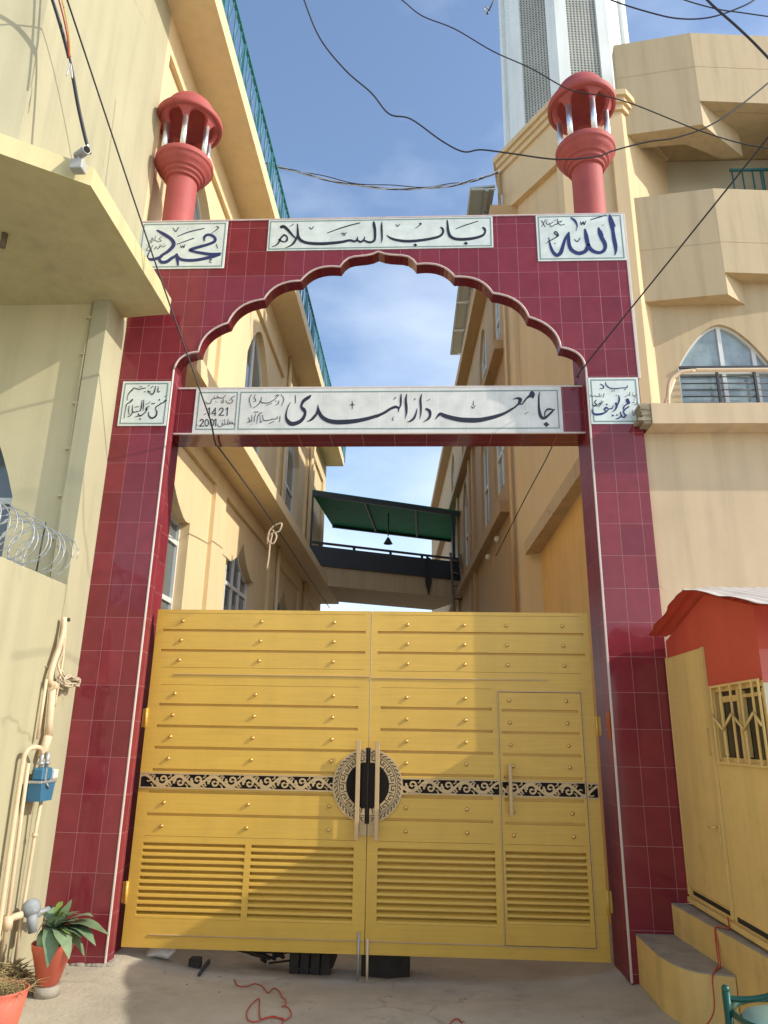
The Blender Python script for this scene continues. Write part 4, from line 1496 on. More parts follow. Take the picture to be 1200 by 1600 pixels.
# walls: facet by facet, with sunk panels on the front facets
b = MB()
zc0 = 10.98
fac = []
for i in range(8):
    p, q = base[i], base[(i + 1) % 8]
    L_ = float(np.hypot(*(q - p)))
    t = (q - p) / L_
    nin = np.array([-t[1], t[0]])
    if nin @ (cen - p) < 0:
        nin = -nin
    fn = (lambda p, t, nin: (lambda u, v, w: (p[0] + t[0] * u + nin[0] * w, p[1] + t[1] * u + nin[1] * w, v)))(p, t, nin)
    if i < 2:
        hole = rect(L_ * (0.10 if i == 0 else 0.2), L_ * (0.92 if i == 0 else 0.8), 6.1 if i == 0 else 5.6, 9.98)
        b.sheet([rect(0, L_, 0, zc0), hole], fn, 0)
        b.band(hole, fn, 0, 0.10)
        fac.append((hole, fn))
    else:
        b.sheet([rect(0, L_, 0, zc0)], fn, 0)
b.build('tower_wall', tan_tower, tw)
for hole, fn in fac:
    b = MB()
    b.sheet([hole], fn, 0.10)
    b.build('sunk_panel', tan_tower, tw)
b = MB()
for d0, za, zb in ((0.085, 10.80, 10.905), (0.045, 10.905, 11.0), (0.0, 11.0, 11.10), (0.06, 11.10, 11.16)):
    b.prism([tuple(p) for p in inset(tower_poly, d0)], ident, za, zb)
b.build('cornice', tan_tower, tw)
# white shaft
S1, S2 = onZ(875, 130, 12.0)[:2], onZ(959, 133, 12.0)[:2]
a_ = S2 - S1
pp = [S1, S2]
d_ = a_.copy()
for k in range(6):
    c_, s2_ = math.cos(PI / 4), math.sin(PI / 4)
    d_ = np.array([d_[0] * c_ - d_[1] * s2_, d_[0] * s2_ + d_[1] * c_])
    pp.append(pp[-1] + d_)
cen = sum(pp) / 8
LEN = float(np.hypot(*a_))
b = MB()
lat = MB()
zs0, zs1 = 11.16, 22.0
for i in range(8):
    p, q = pp[i], pp[(i + 1) % 8]
    t = (q - p) / LEN
    nin = np.array([-t[1], t[0]])
    fn = (lambda p, t, nin: (lambda u, v, w: (p[0] + t[0] * u + nin[0] * w, p[1] + t[1] * u + nin[1] * w, v)))(p, t, nin)
    hole = rect(LEN * .22, LEN * .80, 11.6, 21.0)
    b.sheet([rect(0, LEN, zs0, zs1), hole], fn, 0)
    b.band(hole, fn, 0, 0.07)
    if i in (0, 7):
        # pierced concrete screen
        nu, st = 9, LEN * .58 / 9
        nv = int((16.5 - 11.6) / st)
        lb_ = MB()
        for k in range(nu + 1):
            u = LEN * .22 + k * st
            lb_.prism(rect(u - st * .24, u + st * .24, 11.6, 16.5), fn, 0.035, 0.06)
        for k in range(nv + 1):
            v = 11.6 + k * st
            lb_.prism(rect(LEN * .22, LEN * .80, v - st * .24, v + st * .24), fn, 0.0355, 0.0605)
        lb_.build('lattice_screen', lattice_m, tw)
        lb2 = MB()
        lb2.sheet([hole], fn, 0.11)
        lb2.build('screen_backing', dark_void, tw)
    else:
        lb2 = MB()
        lb2.sheet([hole], fn, 0.068)
        lb2.build('shaft_panel', tower_white, tw)
b.build('shaft', tower_white, tw)
b = MB()
b.tube([(Vp[0][0] + .09, Vp[0][1] + 0.0, 0.2), (Vp[0][0] + .09, Vp[0][1] + 0.0, 10.8)], 0.03, 8)
b.build('drain_pipe', soffit_tan, tw)

# ------------------------------------------------------------------ RIGHT WING with bays, terrace
rw = thing('bay_building', 'tan building right of the gate with angled balcony parapets and an arched window', 'building', (5, 3, 0))
WY = 3.516
aw2 = arch_loop(3.90, 5.18, 4.3, 6.47, 7.15)
fW = lambda u, v, w: (u, WY + w, v)
b = MB()
b.sheet([rect(2.9, 9.5, 4.1, 7.83), aw2], fW, 0)
b.band(aw2, fW, 0, 0.12)
b.build('wall', tan, rw)
w_ = window(aw2, fW, rw, 0.085, [4.54, 4.98], [6.43], 0.055, glass_pale)
b = MB()
for v in np.arange(4.35, 6.45, 0.098):
    b.tube([(3.91, WY - .03, v), (5.17, WY - .03, v)], 0.0085, 5)
b.bbox(3.9, 5.18, WY - .045, WY - .015, 6.435, 6.475, .004)
for u in (4.40, 4.90):
    b.bbox(u - .018, u + .018, WY - .05, WY - .02, 4.2, 6.44, .004)
b.build('grille', dark_steel, w_)
PA, PB, PD = (3.44, 3.42), (4.59, 3.24), (9.5, 3.62)
for lvl, (zl, zr, zt, nm) in enumerate(((7.46, 7.81, 9.24, 'lower'), (10.42, 10.87, 12.24, 'upper'))):
    b = MB()
    b.prism([PA, PB, (4.62, 3.42), (3.46, 3.60)], ident, zl, zt)
    b.prism([PB, PD, (9.5, 3.80), (4.62, 3.42)], ident, zr, zt + .002)
    b.prism([(PA[0] + .003, PA[1] + .012), (PB[0] + .0, PB[1] + .012), (5.45, 3.90), (5.15, 3.95), (4.45, 3.62), (3.45, 3.72)], ident, zl + .002, zr + .05)
    zj = zl + (zt - zl) * (.62 if lvl else .48)
    b.prism([(PA[0] + .01, PA[1] - .004), (PB[0], PB[1] - .003), (PB[0], PB[1] + .01), (PA[0] + .01, PA[1] + .01)], ident, zj, zj + .012)
    b.prism([(PB[0], PB[1] - .003), (9.4, PD[1] - .011), (9.4, PD[1] + .01), (PB[0], PB[1] + .01)], ident, zj + .003, zj + .014)
    b.build('parapet', tan, rw)
    b = MB()
    b.prism([(3.46, 3.61), (4.63, 3.43), (9.5, 3.81), (9.5, 7.5), (3.46, 7.5)], ident, zr + .004, zr + .16)
    b.build('floor_slab', tan, rw)
b = MB()
b.box(6.0, 9.5, 3.42, 3.55, 9.25, 10.86)  # unseen infill added beyond the view to keep sun off the verandah's inner wall
b.build('verandah_sun_blocker', tan, rw)
b = MB()
b.box(3.40, 3.50, 3.73, 4.44, 7.9, 10.86)
b.build('verandah_wall', tan, rw)
b = MB()
b.box(3.5, 9.5, 4.45, 4.55, 7.9, 10.86)
b.build('verandah_back_wall', mat('grey cream verandah paint', (.62, .58, .44), .8, .05, 1.5, .1, 50), rw)
b = MB()
zz0 = 9.24
rl = onY(1143, 266, 4.1)
for k in range(16):
    b.tube([(rl[0] + k * .16, 4.1, zz0 - .5), (rl[0] + k * .16, 4.1, rl[2])], .013, 5)
b.bbox(rl[0] - .03, 8.0, 4.08, 4.12, rl[2] - .02, rl[2] + .02, .004)
b.tube([(rl[0] + .45, 4.1, rl[2]), (rl[0] + .45, 4.1, 9.7), (rl[0] + .62, 4.1, 9.45)], .013, 5)
b.build('balcony_railing', teal, rw)
# ground floor and terrace
tr = thing('terrace_block', 'plain tan ground-floor wall right of the gate with a projecting terrace slab', 'building', (4.5, 2, 0))
b = MB()
b.add([(2.172, .05, 0), (7.5, .05, 0), (7.5, .05, 3.98), (2.172, .05, 3.98)], [(0, 1, 2, 3)])
b.build('front_wall', terr, tr)
b = MB()
b.add([(2.0, .465, 0), (2.0, 4.4, 0), (2.0, 4.4, 3.98), (2.0, .465, 3.98)], [(0, 1, 2, 3)])
b.build('side_wall', ochre, tr)
b = MB()
b.prism([(2.20, -0.14), (7.5, -0.14), (7.5, 3.51), (3.2, 3.51), (1.80, 4.3), (1.88, 0.465), (2.175, 0.465), (2.20, 0.0)], ident, 3.985, 4.165)
b.build('terrace_slab', terr, tr)
b = MB()
rng = random.Random(2)
for k in range(7):
    z0_, z1_ = 3.99 + k * .025, 3.99 + (k + 1) * .025
    b.box(2.085 + rng.uniform(0, .05), 2.2, -0.138 + rng.uniform(0, .012), -0.009, z0_, z1_)
b.build('broken_edge', rough_edge, tr)
b = MB()
b.tube(catmull([(2.42, .1, 4.17), (2.45, .1, 4.44), (2.52, .1, 4.54), (2.66, .1, 4.585), (3.2, .1, 4.59), (7.4, .1, 4.59)], 5), 0.018, 8)
b.tube([(2.36, .1, 4.17), (2.50, .1, 4.50)], .016, 6)
for x in (3.9, 5.4):
    b.tube([(x, .1, 4.16), (x, .1, 4.59)], .018, 8)
b.build('handrail', conduit_m, tr)

# ------------------------------------------------------------------ RIGHT ALLEY BUILDING
ab = thing('alley_building', 'tan three-storey building on the right of the alley behind the tower', 'building', (3, 12, 0))
dr = np.array([-0.044, 0.999])
nr = np.array([0.999, 0.044])
fR = lambda u, v, w: (1.71 + dr[0] * (u - 5) + nr[0] * w, 5 + dr[1] * (u - 5) + nr[1] * w, v)
U1 = 24
lo = [(rect(5.36, 6.42, 5.45, 6.95), 0), (arch_loop(7.16, 8.10, 5.35, 7.0, 7.5), 1), (arch_loop(10.6, 11.6, 5.35, 7.0, 7.5), 1), (arch_loop(13.6, 14.6, 5.35, 7.0, 7.5), 1),
      (rect(5.30, 6.05, 8.15, 9.25), 0), (arch_loop(6.95, 7.95, 8.05, 9.0, 9.5), 1), (arch_loop(10.6, 11.6, 8.05, 9.0, 9.45), 1), (arch_loop(13.6, 14.6, 8.05, 9.0, 9.45), 1)]
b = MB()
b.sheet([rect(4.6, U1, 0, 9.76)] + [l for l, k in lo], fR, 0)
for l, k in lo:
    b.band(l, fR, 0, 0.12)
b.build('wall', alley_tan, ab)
for l, k in lo:
    c_ = (l[0][0] + l[1][0]) / 2
    window(l, fR, ab, 0.09, [c_], [6.2 if l[0][1] < 7 else 8.7], 0.05, glass_pale if not k else glass)
for z0_, z1_, ex, u0 in ((4.84, 5.02, .15, 5.0), (7.60, 7.76, .17, 4.9)):
    b = MB()
    b.prism(rect(u0, U1, z0_, z1_), fR, -ex, 0.0)
    b.build('ledge', alley_tan, ab)
b = MB()
b.prism(rect(4.4, U1, 9.76, 10.0), fR, -0.24, 2.5)
b.build('roof_slab', soffit_tan, ab)
for u in (9.2, 9.9, 12.6):
    b = MB()
    b.prism(rect(u - .12, u + .12, 0, 4.84), fR, -0.06, 0.0)
    b.prism(rect(u - .12, u + .12, 5.02, 7.60), fR, -0.06, 0.0)
    b.build('pilaster', alley_tan, ab)
b = MB()
for (u, z) in ((6.1, 4.70), (7.2, 4.66)):
    b.ball(fR(u, z, -.03), .06, 8, 6)
b.build('wall_lamp', plastic_white, ab)

# solar panels leaning out over the roof edge
for k in range(5):
    y0_, y1_ = 4.35 + k * 1.10, 4.35 + k * 1.10 + 1.075
    lab = ['solar panel nearest the tower at the roof edge of the right alley building', 'second solar panel from the tower over the right roof edge',
           'middle solar panel of the row over the right roof edge', 'solar panel second from the far end of the roof row',
           'farthest solar panel of the row over the right roof edge'][k]
    t = thing('solar_panel', lab, 'solar panel', (1.3, y0_ + .5, 10.3), 'solar panels along the right roof')
    xo0 = 1.16 - .018 * (k * 1.1)
    xo1 = xo0 - .02
    zA, zB = 10.30, 10.34
    b = MB()
    b.add([(xo0, y0_, zA), (xo0 + .42, y0_, zB), (xo1 + .42, y1_, zB), (xo1, y1_, zA), (xo0, y0_, zA + .035), (xo0 + .42, y0_, zB + .035), (xo1 + .42, y1_, zB + .035), (xo1, y1_, zA + .035)],
          [(0, 1, 2, 3), (4, 5, 6, 7), (0, 1, 5, 4), (1, 2, 6, 5), (2, 3, 7, 6), (3, 0, 4, 7)])
    b.build('panel', solar_m, t)
    b = MB()
    for yy in (y0_ + .012, y1_ - .012):
        b.box(xo0, xo0 + .43, yy - .012, yy + .012, zA - .014, zA - .001)
    b.box(xo0 - .004, xo0 + .018, y0_, y1_, zA - .013, zA - .002)
    b.build('frame', alu, t)
    b = MB()
    b.box(xo0 + .25, xo0 + .31, y0_ - .02, y1_ + .02, zA - .07, zA - .015)
    b.tube([(xo0 + .28, y0_ + .5, zA - .06), (xo0 + .33, y0_ + .5, 10.0)], .02, 6)
    b.build('rail', grey_metal, t)

# ------------------------------------------------------------------ FOOTBRIDGE
br = thing('footbridge', 'footbridge joining both buildings over the alley, slate cladding and green sheet roof', 'footbridge', (-0.3, 12, 4.84))
PL = np.array([-2.28, 10.62])
ang = math.radians(25.0)
db = np.array([math.cos(ang), math.sin(ang)])
nb_ = np.array([-math.sin(ang), math.cos(ang)])
fB = lambda u, v, w: (PL[0] + db[0] * u + nb_[0] * w, PL[1] + db[1] * u + nb_[1] * w, v)


def onB(px, py):
    r = ray(px, py)
    n3 = np.array([nb_[0], nb_[1], 0])
    t = (n3[:2] @ (PL - CAM[:2])) / (n3[:2] @ r[:2])
    P = CAM + r * t
    return (float((P[:2] - PL) @ db), float(P[2]))


BL = 4.2


def roofw(px, py, z):
    P_ = onZ(px, py, z)
    return float((P_[:2] - PL) @ nb_)


g0 = 0.5 * (onB(510, 915)[1] + onB(718, 935)[1])
g1 = 0.5 * (onB(496, 882)[1] + onB(700, 905)[1])
p1 = 0.5 * (onB(494, 855)[1] + onB(720, 878)[1])
rt = 0.5 * (onB(495, 768)[1] + onB(723, 801)[1])
RW = 0.5 * (roofw(519, 821, rt) + roofw(713, 845, rt))
print('bridge', g0, g1, p1, rt, RW)
b = MB()
b.prism(rect(0, BL, g0, g1), fB, 0, 1.9)
b.build('girder', tan, br)
b = MB()
b.prism(rect(0.02, BL, g1 - .02, p1), fB, -0.05, -0.002)
b.build('cladding', bridge_dark, br)
b = MB()
b.prism(rect(0.02, BL, p1 + .06, p1 + .11), fB, -0.04, 0.01)
for u in (0.3, 1.15, 2.1, 2.95, 3.1, 3.8):
    b.prism(rect(u - .03, u + .03, p1 - .02, p1 + .06), fB, -0.03, 0.0)
b.build('handrail', dark_steel, br)
def roofuw(px, py):
    P_ = onZ(px, py, rt - .02)
    return float((P_[:2] - PL) @ db), float((P_[:2] - PL) @ nb_)


bk0, bk1 = roofuw(519, 821), roofuw(713, 845)
b = MB()
b.prism([(-0.05, -0.1), (BL, -0.1), bk1, bk0], lambda u, v, w: fB(u, w, v), rt - .02, rt)
b.build('roof_sheet', green_sheet, br)
b = MB()
b.prism(rect(-0.05, BL, rt - .14, rt - .021), fB, -0.1, -0.04)
bq = np.array(bk1) - np.array(bk0)
for t_ in (0.0,):
    e0, e1 = np.array(bk0), np.array(bk1)
    n0 = np.array([0, -.06])
    b.prism([tuple(e0 + n0), tuple(e1 + n0), tuple(e1), tuple(e0)], lambda u, v, w: fB(u, w, v), rt - .09, rt - .021)
for k in (0.33, 0.66):
    f0 = np.array((-.05 + (BL + .05) * k, -.038))
    f1 = np.array(bk0) + bq * k - np.array((0, .061))
    b.prism([tuple(f0 - np.array((.025, 0))), tuple(f0 + np.array((.025, 0))), tuple(f1 + np.array((.025, 0))), tuple(f1 - np.array((.025, 0)))], lambda u, v, w: fB(u, w, v), rt - .07, rt - .022)
b.prism(rect(0.0, .07, p1, rt - .141), fB, -0.09, -0.03)
b.prism(rect(3.78, 3.84, p1, rt - .141), fB, -0.09, -0.03)
b.build('roof_frame', bridge_dark, br)
lu, lz = onB(621, 838)
t = thing('hanging_lamp', 'dark cone lamp hanging under the green bridge roof', 'lamp', fB(lu, lz, .6))
b = MB()
P = fB(lu, lz, .6)
b.lathe([(0.02, 0.12), (0.04, 0.09), (0.12, -0.05), (0.11, -0.05), (0.0, 0.03)], P, 16)
b.build('shade', dark_steel, t)
b = MB()
b.tube([(P[0], P[1], P[2] + .15), (P[0], P[1], rt - .1)], .015, 6)
b.build('stem', dark_steel, t)
cu, cz = onB(667, 890)
b = MB()
prof = [(-.06, .28), (-.05, .0), (-.085, -.25), (-.06, -.42), (-.02, -.55), (.0, -.66), (.03, -.5), (.07, -.35), (.08, -.2), (.045, .0), (.05, .28)]
b.prism([(cu + u, cz + v) for u, v in prof], fB, -0.12, -0.07)
tag(b.build('hanging_cloth', dark_steel), 'narrow dark cloth hanging down the front of the footbridge', 'cloth')
# ladder
t = thing('wooden_ladder', 'old wooden ladder leaning on the right end of the footbridge', 'ladder', fB(3.75, 3.0, -.4))
q0, q1 = onB(700, 866), onB(716, 866)
u0, u1 = q0[0] + .02, q1[0] - .02
ztop = q0[1]
LT = lambda u, k: np.array(fB(u, ztop - k, -0.10 - 0.10 * k))
for u in (u0, u1):
    b = MB()
    b.tube([LT(u, -0.02), LT(u + .04, 5.0)], .03, 6)
    b.build('rail', wood_old, t)
for k in range(14):
    b = MB()
    b.tube([LT(u0, .18 + k * .33), LT(u1, .18 + k * .33)], .022, 6)
    b.build('rung', wood_old, t)

# ================================================================== GUARD BOOTH AND STEPS
bo = thing('guard_booth', 'small coral and mustard guard booth with a tin gable roof right of the gate', 'booth', (3.1, -0.75, 0.0))
BX, BY0, BY1 = 2.17, -1.49, -0.02
fS = lambda u, v, w: (BX + w, u, v)                     # left side: u=y v=z
wh = rect(-1.47, -0.76, 1.43, 1.865)
b = MB()
b.sheet([[(BY0, 1.866), (BY0, 2.27), (-0.84, 2.455), (BY1, 2.255), (BY1, 2.13), (-0.735, 2.13), (-0.735, 1.866)]], fS, 0)
b.add([(4.2, BY0, 1.866), (4.2, BY1, 1.866), (4.2, BY1, 2.255), (4.2, -.84, 2.455), (4.2, BY0, 2.27)], [(0, 1, 2, 3, 4)])
b.add([(BX, BY1, 1.3), (4.2, BY1, 1.3), (4.2, BY1, 2.255), (BX, BY1, 2.255)], [(0, 1, 2, 3)])
b.build('upper_wall', red_dark, bo)
b = MB()
b.sheet([[(BY0, 0.0), (BY0, 1.866), (-0.735, 1.866), (-0.735, 2.13), (BY1, 2.13), (BY1, 0.0)], wh], fS, 0)
b.band(wh, fS, 0, 0.05)
b.build('lower_wall', booth_yellow, bo)
b = MB()
b.add([(BX, BY0, 2.03), (4.2, BY0, 2.03), (4.2, BY0, 2.27), (BX, BY0, 2.27)], [(0, 1, 2, 3)])
b.build('upper_band', red_dark, bo)
b = MB()
b.add([(BX, BY0, 1.852), (4.2, BY0, 1.852), (4.2, BY0, 2.03), (BX, BY0, 2.03)], [(0, 1, 2, 3)])
b.build('front_band', coral_front, bo)
b = MB()
b.add([(BX, BY0, 0), (4.2, BY0, 0), (4.2, BY0, 1.852), (BX, BY0, 1.852)], [(0, 1, 2, 3)])
b.build('front_wall', booth_front, bo)
# roof of thin wavy tin, pale above and coral below
rng = random.Random(11)
X0, X1 = 2.03, 4.4
prof = [(-1.97, 2.195), (-0.84, 2.497), (-0.045, 2.292)]
for nm, mt, dz in (('roof_sheet', tin, 0.004), ('roof_underside', red_dark, 0.0)):
    b = MB()
    nx, ny = 150, 24
    v = []
    rng = random.Random(11)
    jag = [math.sin(j_ * .55) + .5 * math.sin(j_ * 1.3 + 1) + .4 * rng.uniform(-1, 1) for j_ in range(ny * 2 + 2)]
    for j in range(2 * ny + 1):
        if j <= ny:
            t = j / ny
            y = prof[0][0] + (prof[1][0] - prof[0][0]) * t
            z = prof[0][1] + (prof[1][1] - prof[0][1]) * t
        else:
            t = (j - ny) / ny
            y = prof[1][0] + (prof[2][0] - prof[1][0]) * t
            z = prof[1][1] + (prof[2][1] - prof[1][1]) * t
        e_ = 0.008 * jag[j]
        for i in range(nx + 1):
            s = i / nx
            x = X0 + (X1 - X0) * s + (e_ if i == 0 else 0)
            droop = -0.007 * (1 + math.sin(j * .6)) * max(0, 1 - s * 14)
            v.append((x, y, z + dz + 0.0075 * math.sin((X1 - X0) * s / 0.076 * 2 * PI) * min(1, s * 12 + .3) + droop))
    f = [(j * (nx + 1) + i, j * (nx + 1) + i + 1, (j + 1) * (nx + 1) + i + 1, (j + 1) * (nx + 1) + i) for j in range(2 * ny) for i in range(nx)]
    b.add(v, f, True)
    b.build(nm, mt, bo)
# door
b = MB()
b.bbox(BX - 0.016, BX - 0.001, -0.725, -0.035, 0.600, 2.122, 0.002)
dr_ = b.build('door', booth_yellow, bo)
b = MB()
b.tube([(BX - .02, -0.68, 1.04), (BX - .045, -0.68, 1.04), (BX - .045, -0.60, 1.035)], 0.007, 6)
b.bbox(BX - .024, BX - .016, -0.715, -0.69, .93, 1.06, .002)
b.tube([(BX - .018, -0.70, 1.46), (BX - .03, -0.70, 1.46), (BX - .03, -0.70, 1.62), (BX - .018, -0.70, 1.62)], 0.004, 6)
b.build('handle', booth_yellow, dr_)
b = MB()
for (a0, a1, c0, c1, w_) in ((-0.735, -0.725, 0.55, 2.13, .020), (-0.035, -0.022, 0.55, 2.13, .020), (-1.50, -0.03, 0.505, 0.535, .03)):
    b.box(BX - w_, BX - .0015, a0, a1, c0, c1)
b.build('door_frame', booth_yellow, bo)
b = MB()
b.box(BX - .004, BX - .0015, -0.70, -0.08, 0.555, 0.580)
b.box(BX - .004, BX - .0015, -1.48, -0.78, 0.545, 0.572)
b.build('floor_gap', dark_void, bo)
# window with an old folding grille
b = MB()
fG = lambda u, v, w: (BX + w, u, v)
for (a0, a1, c0, c1) in ((-1.475, -1.445, 1.425, 1.868), (-0.785, -0.755, 1.425, 1.868), (-1.445, -0.785, 1.838, 1.868), (-1.445, -0.785, 1.425, 1.452), (-1.13, -1.10, 1.452, 1.838)):
    b.prism(rect(a0, a1, c0, c1), fG, 0.012, 0.036)
for (a0, a1, c0, c1) in ((-1.42, -1.40, 1.46, 1.83), (-1.16, -1.14, 1.46, 1.83), (-1.09, -1.07, 1.46, 1.83), (-0.83, -0.81, 1.46, 1.83), (-1.40, -1.16, 1.79, 1.81), (-1.07, -.83, 1.775, 1.81)):
    b.prism(rect(a0, a1, c0, c1), fG, 0.026, 0.043)
wi = b.build('window', booth_yellow, bo)
b = MB()
b.sheet([wh], fG, 0.046)
b.build('pane', mat('grimy booth glass', (0.035, 0.032, 0.025), 0.15, 0.3, 6), wi)
b = MB()
bars = [-0.80, -0.945, -1.09, -1.235, -1.38]
for u in bars + [-1.46]:
    b.bbox(BX - .020, BX - .010, u - .009, u + .009, 1.415, 1.872, .002)
for a, c in zip(bars[:-1], bars[1:]):
    up = bars.index(a) % 2 == 0
    z0_, z1_ = (1.70, 1.61) if up else (1.61, 1.70)
    b.tube([(BX - .024, a, z0_), (BX - .024, c, z1_)], .008, 6)
b.tube([(BX - .024, -1.38, 1.70), (BX - .024, -1.46, 1.63)], .008, 6)
b.bbox(BX - .018, BX - .010, -1.475, -.775, 1.862, 1.876, .002)
b.bbox(BX - .018, BX - .010, -1.475, -.775, 1.412, 1.426, .002)
b.build('grille', booth_yellow, wi)

st = thing('entrance_steps', 'mustard painted steps with bare cement treads leading to the guard booth', 'steps', (2.1, -0.7, 0))
c1 = [tuple(p) for p in catmull([(1.778, -0.48), (1.80, -0.62), (1.845, -0.74), (1.91, -0.81), (2.0, -0.845), (2.086, -0.86)], 4)]
s1 = [(2.086, -0.006), (1.782, -0.006)] + c1
s2 = [(2.165, -0.006), (2.038, -0.006), (2.088, -0.80), (2.118, -1.24), (2.150, -1.95), (2.165, -1.95)]
for poly_, z in ((s1, 0.288), (s2, 0.480)):
    b = MB()
    b.band(poly_, ident, 0.0, z)
    b.build('riser', booth_yellow2, st)
    b = MB()
    b.prism(poly_, ident, z - .001, z + .008)
    b.build('tread', step_top, st)
# ================================================================== CHAIR at the edge of the view
ch = thing('metal_chair', 'green enamelled tube chair at the lower right corner', 'chair', (1.62, -2.55, 0))
c0 = onZ(1134, 1548, 0.60)
cx0, cy0 = float(c0[0]), float(c0[1])
b = MB()
b.tube([(cx0, cy0, 0.60), (cx0 + .005, cy0 - .01, 0.0)], 0.016, 10)
b.ball((cx0, cy0, 0.605), 0.017, 10, 6)
b.build('arm_post', green_chair, ch)
b = MB()
b.tube(catmull([(cx0, cy0, 0.575), (cx0 + .06, cy0 - .02, .578), (cx0 + .14, cy0 - .05, .60), (cx0 + .24, cy0 - .09, .655), (cx0 + .34, cy0 - .14, .72)], 6), 0.011, 10)
b.build('armrest', green_chair, ch)
b = MB()
rg = [(cx0 + .23 + .22 * math.cos(a), cy0 - .06 + .22 * math.sin(a), .53) for a in np.linspace(0, 2 * PI, 40)[:-1]]
b.tube(rg, 0.012, 8, closed=True)
rg = [(cx0 + .23 + .19 * math.cos(a), cy0 - .06 + .19 * math.sin(a), .50) for a in np.linspace(0, 2 * PI, 40)[:-1]]
b.tube(rg, 0.009, 8, closed=True)
b.build('seat_ring', green_chair, ch)
b = MB()
b.lathe([(0.0, .50), (.18, .50), (.19, .505), (.185, .52), (.0, .525)], (cx0 + .23, cy0 - .06, 0), 30)
b.build('seat', mat('pale green seat', (.35, .55, .48), .4), ch)
for dx, dy in ((.38, .08), (.40, -.2), (.06, -.24)):
    b = MB()
    b.tube([(cx0 + dx, cy0 + dy, .52), (cx0 + dx * 1.05, cy0 + dy * 1.05, 0)], 0.014, 8)
    b.build('leg', green_chair, ch)

# ================================================================== CABLES OVERHEAD
def wire(px_, Y, r, label, name='cable', m_=None, cat='cable', group=None):
    """px_: photo measurements; Y one plane or a list of distances"""
    Ys = Y if isinstance(Y, (list, tuple)) else [Y] * len(px_)
    P = [onY(p[0], p[1], y) for p, y in zip(px_, Ys)]
    b_ = MB()
    b_.tube(catmull(P, 6), r, 6)
    return tag(b_.build(name, m_ or wire_m), label, cat, group)


wire([(455, -60), (475, 0), (500, 60), (540, 110), (580, 145), (608, 178), (642, 186), (690, 220), (724, 237), (752, 234), (800, 240), (870, 249), (930, 245), (960, 235), (1010, 222), (1060, 214), (1120, 190), (1200, 130), (1300, 40)],
     -1.2, .0062, 'kinked black cable crossing the open sky and passing before the right turret')
wire([(590, -30), (628, 0), (660, 25), (710, 45), (770, 80), (830, 107), (890, 140), (945, 150), (990, 163), (1050, 187), (1090, 203), (1150, 222), (1200, 232), (1300, 250)],
     -1.5, .0045, 'thin dark cable sloping from the top middle across the white tower')
wire([(930, -15), (955, 0), (1010, 18), (1060, 29), (1110, 27), (1160, 10), (1185, -5), (1210, -25)], -1.7, .0055, 'black cable sagging in a shallow arc at the top right corner')
wire([(1075, -40), (1105, 0), (1155, 45), (1200, 90), (1290, 190)], -2.4, .0075, 'thickest black cable running steeply down at the upper right edge')
wire([(1040, -15), (1070, 0), (1120, 14), (1160, 20), (1230, 30)], -2.2, .004, 'thin black cable crossing the thick one at the upper right corner')
wire([(1290, 100), (1200, 215), (1060, 390), (915, 570), (903, 590)], [-2.2, -1.6, -0.9, -0.08, 0.05], .0065, 'straight black cable from the right edge down to the right end of the arch')
wire([(900, 600), (862, 699), (825, 770), (775, 868)], [0.3, 1.6, 3.0, 4.6], .0065, 'thin dark cable sagging along the ochre side wall inside the alley')
wire([(60, -130), (105, 0), (180, 225), (250, 432), (330, 660)], [-2.6, -2.0, -1.3, -0.7, -0.06], .0068, 'long straight black cable in front of the left blue calligraphy sign')
wire([(330, 660), (337, 694), (345, 704), (390, 765), (430, 822), (480, 898), (515, 950)], [-0.06, 0.14, .5, 2.2, 4.0, 7.0, 10.0], .008, 'cable running back along the left alley ledge from under the cross beam')
b = MB()
for pts in ([(418, 850), (420, 832), (428, 822), (440, 818), (436, 830), (424, 834), (418, 842), (426, 850), (432, 838), (426, 828)], [(426, 832), (422, 850), (420, 870), (417, 890)]):
    b.tube(catmull([onY(p[0], p[1], 4.2) for p in pts], 4), .014, 6)
tag(b.build('string_knot', wire_white), 'knotted pale string dangling from the cable in the left alley', 'string')
b = MB()
P0 = [(412, 255), (470, 270), (540, 287), (620, 295), (690, 292), (740, 282), (780, 268)]
base_ = catmull([onY(p[0], p[1], 3.6) for p in P0], 14)
for k in range(4):
    tw_ = [(p[0], p[1] + .014 * math.sin(i * .33 + k * 1.57), p[2] + .015 * math.cos(i * .33 + k * 1.57) + (.05 * math.sin(i * .045) if k == 3 else 0)) for i, p in enumerate(base_)]
    b.cur = k % 2
    b.tube(tw_, .0075, 6)
tag(b.build('cable_bundle', [wire_grey, wire_m]), 'twisted grey cable bundle slung between the roof railing and the tower cornice', 'cable')
wire([(60, -60), (82, 0), (100, 60), (112, 110), (122, 165), (132, 210), (140, 240)], [-2.2, -2.05, -1.95, -1.9, -1.86, -1.82, -1.78], .013, 'thick black cable dropping onto the security camera')
wire([(78, -40), (92, 0), (104, 50), (108, 90)], -1.99, .006, 'red and yellow cable taped to the thick black one', m_=mat('red cable', (.35, .03, .02), .5))
wire([(86, -40), (97, 0), (107, 50), (110, 88)], -1.97, .005, 'yellow cable taped beside the red one at top left', m_=mat('yellow cable', (.5, .33, .04), .5))
wire([(106, 92), (108, 105), (104, 118), (110, 100), (113, 122), (107, 96)], -1.95, .004, 'white tape end fluttering from the thick cable at top left', m_=plastic_white, name='tape', cat='tape')
wire([(-40, 100), (0, 82), (40, 50), (70, 12), (85, -30)], -1.9, .003, 'hair thin grey cable in the top left corner', m_=wire_grey)
